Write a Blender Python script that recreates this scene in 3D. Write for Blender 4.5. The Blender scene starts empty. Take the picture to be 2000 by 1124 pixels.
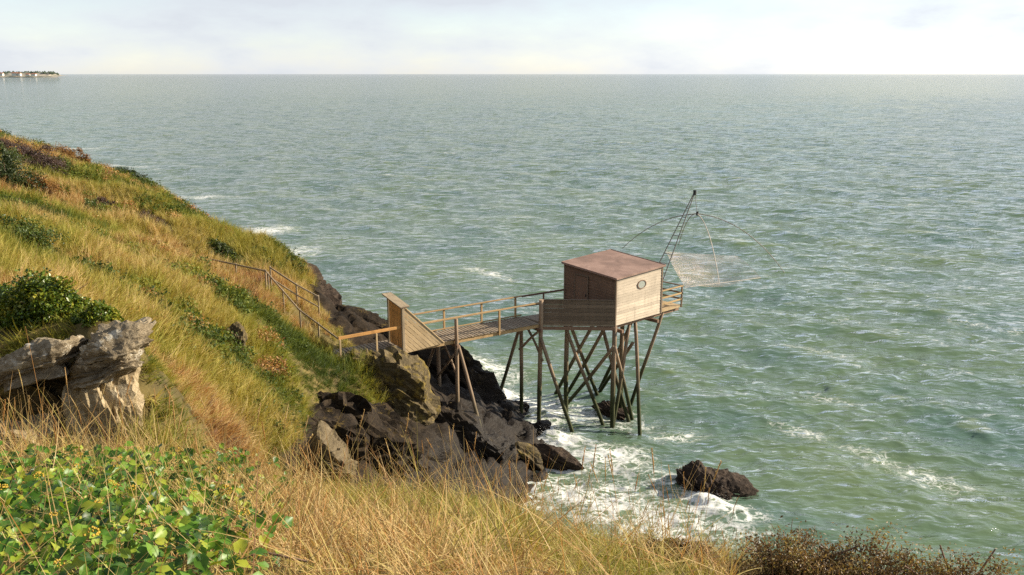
import bpy, bmesh, math, random
import numpy as np
from mathutils import Vector, Matrix

R = math.radians
S = bpy.context.scene
COL = S.collection

# ------------------------------------------------------------------ camera
FPX = 1732.0                                   # focal length in photo pixels (2000 wide)
PITCH = math.atan((562 - 144) / FPX)
EYE = 17.0
cam_d = bpy.data.cameras.new('camera')
cam_d.sensor_width = 36.0
cam_d.lens = 36.0 * FPX / 2000.0
cam_d.clip_start = 0.1
cam_d.clip_end = 60000
cam = bpy.data.objects.new('camera', cam_d)
cam.location = (0, 0, EYE)
cam.rotation_euler = (R(90) - PITCH, 0, 0)
COL.objects.link(cam)
S.camera = cam

# ------------------------------------------------------------------ sky, sun, exposure
SUN_AZ = R(76)                                 # clockwise from +Y (straight ahead)
SUN_EL = R(24)
w = bpy.data.worlds.new('World'); S.world = w; w.use_nodes = True
nt = w.node_tree; nt.nodes.clear()
out = nt.nodes.new('ShaderNodeOutputWorld')
bg = nt.nodes.new('ShaderNodeBackground'); bg.inputs[1].default_value = 0.070
sky = nt.nodes.new('ShaderNodeTexSky'); sky.sky_type = 'NISHITA'; sky.sun_disc = False
sky.sun_elevation = SUN_EL; sky.sun_rotation = SUN_AZ
sky.air_density = 1.0; sky.dust_density = 0.25; sky.ozone_density = 1.0
tc = nt.nodes.new('ShaderNodeTexCoord')
mp = nt.nodes.new('ShaderNodeMapping'); mp.inputs['Scale'].default_value = (1.0, 1.0, 3.2)
mp.inputs['Location'].default_value = (0.35, 0.1, 0.2)
nz = nt.nodes.new('ShaderNodeTexNoise'); nz.inputs['Scale'].default_value = 4.2; nz.inputs['Detail'].default_value = 7; nz.inputs['Roughness'].default_value = 0.55
cr = nt.nodes.new('ShaderNodeMapRange'); cr.interpolation_type = 'SMOOTHSTEP'
cr.inputs['From Min'].default_value = 0.40; cr.inputs['From Max'].default_value = 0.70
cr.inputs['To Min'].default_value = 0.45; cr.inputs['To Max'].default_value = 1.0
hs = nt.nodes.new('ShaderNodeHueSaturation'); hs.inputs['Saturation'].default_value = 0.12; hs.inputs['Value'].default_value = 1.35
mx = nt.nodes.new('ShaderNodeMix'); mx.data_type = 'RGBA'
L = nt.links.new
L(tc.outputs['Generated'], mp.inputs[0]); L(mp.outputs[0], nz.inputs['Vector']); L(nz.outputs['Fac'], cr.inputs['Value'])
L(sky.outputs[0], hs.inputs['Color'])
hs2 = nt.nodes.new('ShaderNodeHueSaturation'); hs2.inputs['Saturation'].default_value = 1.05
L(sky.outputs[0], hs2.inputs['Color'])
L(cr.outputs[0], mx.inputs[0]); L(hs2.outputs[0], mx.inputs[6]); L(hs.outputs[0], mx.inputs[7])
tn = nt.nodes.new('ShaderNodeMix'); tn.data_type = 'RGBA'; tn.blend_type = 'MULTIPLY'; tn.inputs[0].default_value = 1.0; tn.inputs[7].default_value = (0.935, 0.978, 1.045, 1)
cl = nt.nodes.new('ShaderNodeMix'); cl.data_type = 'RGBA'; cl.inputs[7].default_value = (4.35, 4.42, 4.55, 1)   # thin high cloud, evenly lit
cf = nt.nodes.new('ShaderNodeMapRange'); cf.inputs['From Min'].default_value = 0.40; cf.inputs['From Max'].default_value = 0.62; cf.inputs['To Min'].default_value = 0.15; cf.inputs['To Max'].default_value = 0.72
L(nz.outputs['Fac'], cf.inputs['Value']); L(cf.outputs[0], cl.inputs[0]); L(mx.outputs[2], cl.inputs[6])
L(cl.outputs[2], tn.inputs[6]); L(tn.outputs[2], bg.inputs[0]); L(bg.outputs[0], out.inputs[0])

sun_d = bpy.data.lights.new('sun', 'SUN'); sun_d.energy = 5.0; sun_d.angle = R(0.6); sun_d.color = (1.0, 0.89, 0.71)
sun = bpy.data.objects.new('sun', sun_d); COL.objects.link(sun)
SUNV = Vector((math.sin(SUN_AZ) * math.cos(SUN_EL), math.cos(SUN_AZ) * math.cos(SUN_EL), math.sin(SUN_EL)))
sun.rotation_euler = SUNV.to_track_quat('Z', 'Y').to_euler()
sun.location = SUNV * 60

S.view_settings.view_transform = 'Standard'
S.view_settings.look = 'None'
S.view_settings.gamma = 1
S.view_settings.use_curve_mapping = False
S.view_settings.exposure = 1.13
S.render.engine = 'CYCLES'
S.cycles.use_denoising = False
S.cycles.max_bounces = 6
S.cycles.transparent_max_bounces = 12
S.cycles.caustics_reflective = False
S.cycles.caustics_refractive = False

# ------------------------------------------------------------------ survey helpers: photo pixel + known height / distance -> world point
_c, _s = math.cos(PITCH), math.sin(PITCH)
def ray(px, py):
    u = (px - 1000) / FPX; v = (562 - py) / FPX
    return Vector((u, _c + v * _s, -_s + v * _c))
def atz(px, py, z):
    r = ray(px, py); t = (z - EYE) / r.z
    return Vector((0, 0, EYE)) + r * t
def aty(px, py, y):
    r = ray(px, py); return Vector((0, 0, EYE)) + r * (y / r.y)
def proj_np(P):
    x = P[:, 0]; y = P[:, 1]; z = P[:, 2] - EYE
    d = y * _c - z * _s; v = y * _s + z * _c
    d = np.where(d < 0.05, 0.05, d)
    return 1000 + FPX * x / d, 562 - FPX * v / d, d

# ------------------------------------------------------------------ numpy noise
def _hash(ix, iy, iz, seed):
    h = (ix.astype(np.int64) * 374761393 + iy.astype(np.int64) * 668265263 + iz.astype(np.int64) * 2147483647 + seed * 974711) & 0xFFFFFFFF
    h = ((h ^ (h >> 13)) * 1274126177) & 0xFFFFFFFF
    h = ((h ^ (h >> 16)) * 2246822519) & 0xFFFFFFFF
    return ((h ^ (h >> 15)) & 0xFFFFFF) / float(0xFFFFFF)
def vnoise(P, seed=0):
    P = np.asarray(P, float)
    i = np.floor(P); f = P - i; i = i.astype(np.int64)
    f = f * f * f * (f * (f * 6 - 15) + 10)
    r = 0
    for dx in (0, 1):
        for dy in (0, 1):
            for dz in (0, 1):
                wgt = (f[:, 0] if dx else 1 - f[:, 0]) * (f[:, 1] if dy else 1 - f[:, 1]) * (f[:, 2] if dz else 1 - f[:, 2])
                r = r + wgt * _hash(i[:, 0] + dx, i[:, 1] + dy, i[:, 2] + dz, seed)
    return r * 2 - 1
def fbm(P, octv=4, seed=0, gain=0.5):
    P = np.asarray(P, float); r = 0; a = 1.0; t = 0
    for k in range(octv):
        r = r + a * vnoise(P * (2.03 ** k) + 17.3 * k, seed + k); t += a; a *= gain
    return r / t
def n2(x, y, sc, octv=3, seed=0):
    return fbm(np.stack([x * sc, y * sc, np.zeros_like(x)], 1), octv, seed)
def sstep(a, b, x):
    t = np.clip((x - a) / (b - a), 0, 1); return t * t * (3 - 2 * t)

# ------------------------------------------------------------------ node-material helpers
class NM:
    def __init__(self, name):
        self.m = bpy.data.materials.new(name); self.m.use_nodes = True
        self.t = self.m.node_tree; self.t.nodes.clear()
        self.out = self.n('ShaderNodeOutputMaterial')
    def n(self, typ, **kw):
        nd = self.t.nodes.new(typ)
        for k, v in kw.items(): setattr(nd, k, v)
        return nd
    def l(self, a, b): self.t.links.new(a, b)
    def coord(self, kind='Object', scale=(1, 1, 1), rot=(0, 0, 0)):
        if kind == 'Position':
            c = self.n('ShaderNodeNewGeometry').outputs['Position']
        else:
            c = self.n('ShaderNodeTexCoord').outputs[kind]
        m = self.n('ShaderNodeMapping'); m.inputs['Scale'].default_value = scale; m.inputs['Rotation'].default_value = rot
        self.l(c, m.inputs[0]); return m.outputs[0]
    def noise(self, vec, scale, detail=5, rough=0.55, dist=0.0):
        t = self.n('ShaderNodeTexNoise'); t.inputs['Scale'].default_value = scale; t.inputs['Detail'].default_value = detail
        t.inputs['Roughness'].default_value = rough; t.inputs['Distortion'].default_value = dist
        self.l(vec, t.inputs['Vector']); return t.outputs['Fac']
    def ramp(self, fac, stops, interp='LINEAR'):
        r = self.n('ShaderNodeValToRGB'); r.color_ramp.interpolation = interp
        el = r.color_ramp.elements
        while len(el) < len(stops): el.new(0.5)
        for e, (p, c) in zip(el, stops):
            e.position = p; e.color = (*c, 1) if len(c) == 3 else c
        self.l(fac, r.inputs[0]); return r.outputs[0]
    def mrange(self, v, a, b, c=0, d=1, smooth=True):
        r = self.n('ShaderNodeMapRange'); r.interpolation_type = 'SMOOTHSTEP' if smooth else 'LINEAR'
        for k, x in zip(('From Min', 'From Max', 'To Min', 'To Max'), (a, b, c, d)): r.inputs[k].default_value = x
        self.l(v, r.inputs['Value']); return r.outputs[0]
    def math(self, op, a, b=None):
        r = self.n('ShaderNodeMath', operation=op)
        for i, x in enumerate((a, b)):
            if x is None: continue
            if isinstance(x, (int, float)): r.inputs[i].default_value = x
            else: self.l(x, r.inputs[i])
        return r.outputs[0]
    def mix(self, fac, a, b, blend='MIX'):
        r = self.n('ShaderNodeMix', data_type='RGBA', blend_type=blend)
        for i, x in ((0, fac), (6, a), (7, b)):
            if isinstance(x, (int, float)): r.inputs[i].default_value = x
            elif isinstance(x, tuple): r.inputs[i].default_value = (*x, 1)
            else: self.l(x, r.inputs[i])
        return r.outputs[2]
    def attr(self, name, inst=False):
        a = self.n('ShaderNodeAttribute'); a.attribute_name = name
        if inst: a.attribute_type = 'INSTANCER'
        return a
    def bump(self, h, strength=0.4, dist=0.05, normal=None):
        b = self.n('ShaderNodeBump'); b.inputs['Strength'].default_value = strength; b.inputs['Distance'].default_value = dist
        self.l(h, b.inputs['Height'])
        if normal is not None: self.l(normal, b.inputs['Normal'])
        return b.outputs[0]
    def principled(self, col, rough=0.7, normal=None, spec=0.4):
        p = self.n('ShaderNodeBsdfPrincipled')
        if isinstance(col, tuple): p.inputs['Base Color'].default_value = (*col, 1)
        else: self.l(col, p.inputs['Base Color'])
        if isinstance(rough, (int, float)): p.inputs['Roughness'].default_value = rough
        else: self.l(rough, p.inputs['Roughness'])
        p.inputs['Specular IOR Level'].default_value = spec
        if normal is not None: self.l(normal, p.inputs['Normal'])
        return p
    def finish(self, sh):
        self.l(sh.outputs[0] if hasattr(sh, 'outputs') else sh, self.out.inputs[0]); return self.m

def mat_wood(name, c1, c2, grain_axis=0, foot=False):
    k = NM(name)
    sc = [14, 14, 14]; sc[grain_axis] = 1.2
    v = k.coord('Object', tuple(sc))
    g = k.noise(v, 1.6, 6, 0.6, 0.4)
    big = k.noise(k.coord('Position', (1, 1, 1)), 1.3, 4)
    oi = k.n('ShaderNodeObjectInfo').outputs['Random']
    col = k.ramp(g, [(0.3, c2), (0.7, c1)])
    col = k.mix(k.mrange(big, 0.35, 0.7, 0, 0.5), col, tuple(x * 0.62 for x in c1))
    hv = k.n('ShaderNodeHueSaturation'); k.l(col, hv.inputs['Color']); isl = k.n('ShaderNodeNewGeometry').outputs['Random Per Island']
    k.l(k.math('MULTIPLY', k.mrange(oi, 0, 1, 0.82, 1.16, False), k.mrange(isl, 0, 1, 0.80, 1.16, False)), hv.inputs['Value'])
    col = hv.outputs[0]
    stn = k.noise(k.coord('Position', (5, 5, 0.7)), 1.0, 5, 0.65)          # rain streaks and weathering
    col = k.mix(k.mrange(stn, 0.5, 0.75, 0, 0.55), col, tuple(x * 0.45 for x in c2))
    rough = 0.8
    if foot:     # weed and damp on the lower end of the piles
        z = k.n('ShaderNodeSeparateXYZ'); k.l(k.n('ShaderNodeNewGeometry').outputs['Position'], z.inputs[0])
        zz = k.math('ADD', z.outputs[2], k.math('MULTIPLY', big, 1.6))
        wet = k.mrange(zz, 2.0, 4.6, 1, 0)
        weed = k.ramp(g, [(0.35, (0.014, 0.017, 0.007)), (0.7, (0.06, 0.066, 0.02))])
        col = k.mix(wet, col, weed)
    b = k.bump(g, 0.5, 0.01)
    return k.finish(k.principled(col, rough, b, 0.25))

def mat_plain(name, c, rough=0.6, metal=0.0, spec=0.4):
    k = NM(name)
    g = k.noise(k.coord('Object', (1, 1, 1)), 6, 5)
    col = k.ramp(g, [(0.3, tuple(x * 0.7 for x in c)), (0.7, c)])
    p = k.principled(col, rough, k.bump(g, 0.2, 0.01), spec); p.inputs['Metallic'].default_value = metal
    return k.finish(p)

def mat_leaf(name, stops, attr=None, gloss=0.45, trans=0.35, spec=0.4, inst=True):
    """foliage: colour runs along a ramp by the plant's own tint and by noise; part of the light passes through"""
    k = NM(name)
    if attr:
        a = k.attr(attr, inst).outputs['Fac']
    else:
        a = k.n('ShaderNodeNewGeometry').outputs['Random Per Island']
    col = k.ramp(a, stops)
    p = k.principled(col, gloss, None, spec)
    tr = k.n('ShaderNodeBsdfTranslucent'); k.l(k.mix(1.0, col, (1.15, 1.05, 0.55), 'MULTIPLY'), tr.inputs['Color'])
    ms = k.n('ShaderNodeMixShader'); ms.inputs[0].default_value = trans
    k.l(p.outputs[0], ms.inputs[1]); k.l(tr.outputs[0], ms.inputs[2])
    return k.finish(ms)

# ------------------------------------------------------------------ mesh helpers
WORLD = {}
def setw(o, M):
    o.matrix_basis = M; WORLD[o.name] = M.copy(); return o
def new_obj(name, me, mat=None, parent=None):
    o = bpy.data.objects.new(name, me); COL.objects.link(o)
    if mat is not None and me is not None and not me.materials: me.materials.append(mat)
    if parent is not None:                      # all builders work in world coordinates
        o.parent = parent; o.matrix_parent_inverse = WORLD[parent.name].inverted()
    WORLD[o.name] = Matrix.Identity(4)
    return o
def tag(o, label=None, cat=None, group=None, kind=None):
    if label: o['label'] = label
    if cat: o['category'] = cat
    if group: o['group'] = group
    if kind: o['kind'] = kind
    return o
def empty(name, loc=(0, 0, 0), rz=0):
    e = bpy.data.objects.new(name, None); e.empty_display_size = 0.3; COL.objects.link(e)
    return setw(e, Matrix.Translation(Vector(loc)) @ Matrix.Rotation(rz, 4, 'Z'))
def mesh_np(name, V, F, smooth=False):
    """V (n,3), F (m,3) or (m,4) arrays -> mesh, quickly"""
    me = bpy.data.meshes.new(name); V = np.asarray(V, np.float32); F = np.asarray(F, np.int32)
    me.vertices.add(len(V)); me.vertices.foreach_set('co', V.ravel())
    k = F.shape[1]; me.loops.add(F.size); me.loops.foreach_set('vertex_index', F.ravel())
    me.polygons.add(len(F)); me.polygons.foreach_set('loop_start', np.arange(0, F.size, k, dtype=np.int32))
    me.polygons.foreach_set('loop_total', np.full(len(F), k, np.int32))
    me.polygons.foreach_set('use_smooth', np.full(len(F), smooth))
    me.update(calc_edges=True); me.validate()
    return me
def add_attr(me, name, arr, dom='POINT', typ='FLOAT'):
    a = me.attributes.new(name, typ, dom)
    a.data.foreach_set('vector' if typ == 'FLOAT_VECTOR' else 'value', np.asarray(arr, np.float32 if typ != 'INT' else np.int32).ravel())
def box_mesh(name, dx, dy, dz, bev=0.006, jit=0.0):
    bm = bmesh.new(); bmesh.ops.create_cube(bm, size=1)
    for v in bm.verts:
        v.co.x *= dx; v.co.y *= dy; v.co.z *= dz
        if jit: v.co += Vector((random.uniform(-jit, jit), random.uniform(-jit, jit), random.uniform(-jit, jit)))
    if bev: bmesh.ops.bevel(bm, geom=bm.edges[:], offset=bev, segments=1, affect='EDGES')
    me = bpy.data.meshes.new(name); bm.to_mesh(me); bm.free(); return me
def beam(name, a, b, wd, th, mat, parent=None, up=Vector((0, 0, 1)), bev=0.006):
    """rectangular timber from a to b (parent frame), its length along local X"""
    a = Vector(a); b = Vector(b); d = b - a; ln = d.length; x = d.normalized()
    y = up.cross(x); y = y.normalized() if y.length > 1e-4 else Vector((0, 1, 0)); z = x.cross(y)
    o = new_obj(name, box_mesh(name, ln, wd, th, bev), mat, parent)
    M = Matrix((x, y, z)).transposed().to_4x4(); M.translation = (a + b) / 2
    return setw(o, M)
def pole(name, a, b, r0, r1, mat, parent=None, seg=10, wob=0.02, seed=0):
    """round timber, tapered and a little crooked, from a (top) to b (foot)"""
    a = Vector(a); b = Vector(b); d = b - a; ln = d.length; x = d.normalized()
    y = x.orthogonal().normalized(); z = x.cross(y); rnd = random.Random(seed); n = 9
    ph = rnd.uniform(0, 6.28); ph2 = rnd.uniform(0, 6.28)
    V = []; F = []
    for i in range(n):
        t = i / (n - 1); r = (r0 + (r1 - r0) * t) * (1 + rnd.uniform(-0.06, 0.06))
        ox = wob * math.sin(t * 3.1 + ph) * math.sin(math.pi * t) * 2; oy = wob * math.sin(t * 4.3 + ph2) * math.sin(math.pi * t)
        for k in range(seg):
            an = 2 * math.pi * k / seg
            V.append((t * ln, ox + r * math.cos(an), oy + r * math.sin(an)))
    for i in range(n - 1):
        for k in range(seg):
            F.append((i * seg + k, i * seg + (k + 1) % seg, (i + 1) * seg + (k + 1) % seg, (i + 1) * seg + k))
    F.append(tuple(range(seg))[::-1]); F.append(tuple((n - 1) * seg + k for k in range(seg)))
    me = bpy.data.meshes.new(name); me.from_pydata(V, [], F)
    for p in me.polygons: p.use_smooth = len(p.vertices) == 4
    o = new_obj(name, me, mat, parent)
    M = Matrix((x, y, z)).transposed().to_4x4(); M.translation = a
    return setw(o, M)
def tube(name, pts, r, mat, parent=None, seg=6, r1=None):
    pts = [Vector(p) for p in pts]; n = len(pts); V = []; F = []
    for i, p in enumerate(pts):
        d = (pts[min(i + 1, n - 1)] - pts[max(i - 1, 0)]).normalized()
        u = d.cross(Vector((0.13, 0.9, 0.31))).normalized(); v = d.cross(u)
        rr = r if r1 is None else r + (r1 - r) * i / (n - 1)
        for k in range(seg):
            an = 2 * math.pi * k / seg; V.append(p + u * rr * math.cos(an) + v * rr * math.sin(an))
    for i in range(n - 1):
        for k in range(seg):
            F.append((i * seg + k, i * seg + (k + 1) % seg, (i + 1) * seg + (k + 1) % seg, (i + 1) * seg + k))
    me = bpy.data.meshes.new(name); me.from_pydata([tuple(q) for q in V], [], F)
    for p in me.polygons: p.use_smooth = True
    return new_obj(name, me, mat, parent)
# ------------------------------------------------------------------ materials
M_deck = mat_wood('weathered_deck_wood', (0.30, 0.235, 0.165), (0.16, 0.125, 0.09), 1)
M_rail = mat_wood('rail_wood', (0.46, 0.31, 0.15), (0.27, 0.175, 0.085), 0)
M_new = mat_wood('new_orange_wood', (0.54, 0.29, 0.10), (0.38, 0.185, 0.055), 0)
M_pale = mat_wood('pale_panel_wood', (0.50, 0.37, 0.21), (0.33, 0.235, 0.13), 0)
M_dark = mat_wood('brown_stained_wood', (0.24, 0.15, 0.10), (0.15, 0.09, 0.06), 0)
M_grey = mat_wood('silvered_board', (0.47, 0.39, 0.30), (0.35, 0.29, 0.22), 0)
M_parap = mat_wood('grey_brown_board', (0.20, 0.145, 0.10), (0.125, 0.09, 0.062), 0)
M_pile = mat_wood('pile_wood', (0.32, 0.225, 0.15), (0.18, 0.125, 0.08), 0, foot=True)
M_fence = mat_wood('fence_wood', (0.33, 0.26, 0.17), (0.19, 0.145, 0.095), 0)
k = NM('red_brown_roof_felt'); v = k.coord('Position'); g1 = k.noise(v, 1.1, 6, 0.6, 0.6); g2 = k.noise(v, 9, 5, 0.7)
col = k.ramp(g1, [(0.3, (0.15, 0.095, 0.074)), (0.52, (0.225, 0.142, 0.112)), (0.7, (0.29, 0.19, 0.15))]); col = k.mix(k.mrange(g2, 0.55, 0.75, 0, 0.5), col, (0.16, 0.10, 0.08))
M_roof = k.finish(k.principled(col, 0.8, k.bump(g2, 0.4, 0.02), 0.3))
M_metal = mat_plain('grey_metal', (0.10, 0.09, 0.08), 0.5, 0.3)
M_rope = mat_plain('rib_pole', (0.22, 0.175, 0.14), 0.6)
M_ribpale = mat_plain('pale_rib_pole', (0.55, 0.47, 0.38), 0.6)
M_black = mat_plain('black_iron', (0.03, 0.03, 0.03), 0.5, 0.2)
k = NM('window_glass'); M_glass = k.finish(k.principled((0.30, 0.31, 0.27), 0.08, None, 0.6))

def rock_mat(name, lo, mid, hi, lichen, lich_amt, wetz=2.6, strata_rot=(0.2, 0.55, 0.3)):
    k = NM(name)
    v = k.coord('Position', (1, 1, 1)); sv = k.coord('Position', (0.7, 0.7, 3.2), strata_rot)
    n1 = k.noise(v, 1.1, 8, 0.62); ns = k.noise(sv, 1.5, 8, 0.65, 0.6); nf = k.noise(v, 9, 6, 0.7)
    col = k.ramp(k.math('ADD', k.math('MULTIPLY', ns, 0.6), k.math('MULTIPLY', nf, 0.4)), [(0.32, lo), (0.5, mid), (0.68, hi)])
    lm = k.mrange(k.math('ADD', k.math('MULTIPLY', k.noise(v, 2.3, 7, 0.7), 0.75), k.math('MULTIPLY', nf, 0.25)), 0.60 - lich_amt, 0.66 - lich_amt * 0.8)
    col = k.mix(lm, col, lichen)
    z = k.n('ShaderNodeSeparateXYZ'); k.l(k.n('ShaderNodeNewGeometry').outputs['Position'], z.inputs[0])
    wet = k.mrange(k.math('ADD', z.outputs[2], k.math('MULTIPLY', n1, 2.2)), wetz, wetz + 2.2, 1, 0)
    col = k.mix(wet, col, k.mix(0.72, col, (0.016, 0.013, 0.011)))
    rough = k.mrange(wet, 0, 1, 0.9, 0.55)
    h = k.math('ADD', k.math('MULTIPLY', ns, 0.7), k.math('MULTIPLY', nf, 0.4))
    b = k.bump(h, 0.9, 0.16)
    b = k.bump(k.noise(v, 28, 5, 0.7), 0.5, 0.03, b)
    return k.finish(k.principled(col, rough, b, 0.18))
M_rock = rock_mat('dark_cliff_rock', (0.007, 0.005, 0.003), (0.019, 0.0125, 0.007), (0.052, 0.035, 0.019), (0.085, 0.057, 0.015), 0.05)
M_rock_pale = rock_mat('lichen_pale_rock', (0.07, 0.054, 0.034), (0.21, 0.165, 0.105), (0.42, 0.355, 0.25), (0.47, 0.43, 0.35), 0.05, -9)
M_rock_beige = rock_mat('beige_earthy_rock', (0.17, 0.125, 0.07), (0.33, 0.255, 0.15), (0.46, 0.38, 0.25), (0.42, 0.35, 0.24), 0.05, -9)
M_rock_ochre = rock_mat('ochre_mossy_rock', (0.03, 0.023, 0.012), (0.08, 0.06, 0.03), (0.17, 0.13, 0.07), (0.16, 0.115, 0.03), 0.10, 0.4)
M_rock_dun = rock_mat('dun_slab_rock', (0.05, 0.037, 0.021), (0.11, 0.083, 0.046), (0.19, 0.148, 0.09), (0.17, 0.13, 0.06), 0.03, -9)
M_rock_mid = rock_mat('brown_shore_rock', (0.012, 0.008, 0.006), (0.034, 0.023, 0.016), (0.10, 0.07, 0.048), (0.10, 0.075, 0.05), 0.0, -0.6)

# ------------------------------------------------------------------ terrain: the headland as one height field
ctrl = []
def cp(px, py, y): ctrl.append(tuple(aty(px, py, y)))
for a in [(0, 282, 63), (120, 312, 61), (230, 356, 59), (330, 396, 57), (430, 450, 54), (540, 497, 50),
          (0, 350, 42), (100, 382, 43), (250, 420, 44), (350, 455, 44.5), (450, 492, 46), (545, 512, 46),
          (0, 450, 27), (150, 455, 33), (300, 505, 34), (405, 548, 42), (522, 572, 39.5), (585, 648, 37.3), (622, 615, 40.4),
          (200, 560, 24), (300, 600, 25), (400, 600, 29), (500, 622, 32), (550, 650, 34), (580, 562, 44), (600, 665, 35.3),
          (300, 700, 20), (380, 760, 20), (450, 800, 21), (520, 830, 22.5), (450, 700, 25), (550, 720, 29), (560, 785, 27), (480, 875, 20),
          (620, 725, 32.6), (700, 745, 33.6), (650, 860, 29), (750, 905, 31), (850, 905, 33), (600, 905, 25), (700, 955, 23),
          (900, 875, 35), (950, 878, 36), (1000, 905, 36), (1050, 935, 35.5), (780, 800, 34.6),
          (800, 705, 41.5), (850, 735, 42), (900, 765, 42.5), (950, 795, 42.5), (1000, 818, 41.5), (1050, 850, 40),
          (600, 526, 48.5), (640, 585, 46.5), (690, 632, 45), (740, 655, 44.4),
          (100, 650, 14.9), (0, 650, 14.9), (230, 660, 14.4), (0, 905, 13.0), (100, 905, 13.1), (200, 900, 13.2), (270, 880, 13.6), (-120, 905, 13), (-120, 650, 14.9), (0, 540, 17.5), (150, 925, 11.0), (330, 900, 12.8), (0, 925, 11.0),
          (0, 882, 6), (250, 905, 7), (450, 940, 7.6), (600, 1005, 7.4), (700, 1015, 7.2), (850, 1010, 6.9), (960, 1000, 6.6), (1080, 1030, 6.0), (1160, 1066, 5.4), (1300, 1092, 4.8), (1450, 1092, 4.5),
          (300, 1000, 4.4), (0, 1000, 4.2), (600, 1060, 4.6), (900, 1075, 4.4), (1100, 1110, 3.6), (0, 1124, 3.0), (500, 1124, 3.0), (1000, 1124, 3.0)]:
    cp(*a)
ctrl += [(0, 0, 15.35), (-4, 0, 15.7), (5, 0, 15.1), (9, 0, 14.6), (0, -3, 15.7), (-9, 0, 15.9), (-14, 2, 15.8), (-14, 8, 14.6), (-20, 12, 14.5), (-30, 15, 15), (-45, 30, 15), (-55, 45, 15), (-60, 60, 14.5), (-30, 0, 16), (-55, 0, 17),
         (1.6, 3.6, 14.62), (2.6, 3.9, 14.3), (3.6, 4.3, 13.9), (2, 3, 14.85), (4, 3, 14.6),
         (5.5, 4.6, 13.2), (8, 3.5, 13.6), (6, 8, 8.5), (8, 13, 0), (12, 6, 8), (14, 9, 0),
         (0.5, 9.0, 10), (1, 13, 5), (1.5, 18, 0), (2, 24, -2), (-1.5, 9.8, 10.2), (-1.5, 12, 7.5), (-2, 18, 4.5), (-2.5, 24, 2.2), (0, 28, -0.4), (1.8, 32, -1.4),
         (-2.8, 10.2, 10.6), (-4, 10.6, 10.4), (-4.2, 13, 8.6), (-4.5, 15, 7.6), (-5, 19, 6.8), (-6.5, 10.2, 11.4), (-5, 9.6, 11.6),
         (-7.6, 50, -1), (-5, 49, -1.6), (-10, 54, -1), (-13, 58, -1), (-17, 64, -0.5), (-22, 70, 0), (-28, 76, 0), (-36, 82, 2), (-45, 92, 0), (-60, 95, 2),
         (-3, 46.6, -1.0), (-0.5, 45, -1.4), (2, 43, -2), (3.5, 38, -2), (4.5, 33, -2.4), (5, 45, -3), (0, 52, -3), (-5, 60, -3.5), (-15, 75, -3.5), (-25, 90, -4), (-40, 100, -4), (10, 40, -4), (12, 60, -5), (12, 25, -4), (0, 80, -5), (0, 100, -6), (16, 100, -6), (16, 0, 8), (16, 15, -4)]
CT = np.array(ctrl)
def rbf_fit(P, z):
    n = len(P); d = np.sqrt(((P[:, None] - P[None]) ** 2).sum(2) + 0.25)
    A = np.zeros((n + 3, n + 3)); A[:n, :n] = d - 0.02 * np.eye(n); A[:n, n] = 1; A[:n, n + 1:] = P; A[n, :n] = 1; A[n + 1:, :n] = P.T
    return np.linalg.solve(A, np.concatenate([z, np.zeros(3)]))
RW = rbf_fit(CT[:, :2], CT[:, 2])
def rbf_eval(x, y):
    r = RW[-3] + RW[-2] * x + RW[-1] * y
    for i, (cx, cy) in enumerate(CT[:, :2]):
        r = r + RW[i] * np.sqrt((x - cx) ** 2 + (y - cy) ** 2 + 0.25)
    return r
TX0, TX1, TY0, TY1, TS = -62.0, 16.0, -3.0, 100.0, 0.2
gx = np.arange(TX0, TX1 + 1e-6, TS); gy = np.arange(TY0, TY1 + 1e-6, TS)
GX, GY = np.meshgrid(gx, gy); gxf, gyf = GX.ravel(), GY.ravel()
Z0 = rbf_eval(gxf, gyf)
def rock_mask(x, y, z):
    """1 where bare rock shows: the low, sea-washed belt of the headland"""
    lim = 4.9 + 0.075 * (y - 34) + 1.1 * n2(x, y, 0.45, 4, 5)
    lim = np.where((y > 40) & (x > -14.5), lim + 0.55, lim)
    lim = np.where(y > 52, lim - 1.8, lim)
    lim = lim - 1.5 * np.exp(-((x + 6.3) ** 2 + (y - 34.0) ** 2) / 5.0)
    lim = lim + 3.2 * sstep(-7.2, -6.0, x + 0.5 * n2(x, y, 0.6, 2, 6)) * sstep(33, 30, y) * sstep(8.6, 9.6, y)
    return sstep(0.5, -0.5, z - lim)
RM = rock_mask(gxf, gyf, Z0)
farw = sstep(9, 16, gyf)
bumps = 0.42 * n2(gxf, gyf, 0.22, 3, 1) + 0.22 * n2(gxf, gyf, 0.8, 3, 2)
P3 = np.stack([gxf * 0.55 + gyf * 0.2, gyf * 0.55 - gxf * 0.2, Z0 * 1.5], 1)
ridg = 1 - np.abs(fbm(P3, 5, 9, 0.55)) * 2
lay = np.mod(Z0 * 1.4 + 0.9 * n2(gxf, gyf, 0.5, 3, 4) + 0.35 * gxf, 1.0)
rockd = 0.55 * (ridg - 0.5) + 0.30 * lay + 0.15 * n2(gxf, gyf, 2.2, 3, 8)
Z = Z0 + bumps * (0.12 + 0.88 * farw) * (1 - RM) + rockd * RM * farw
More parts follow.
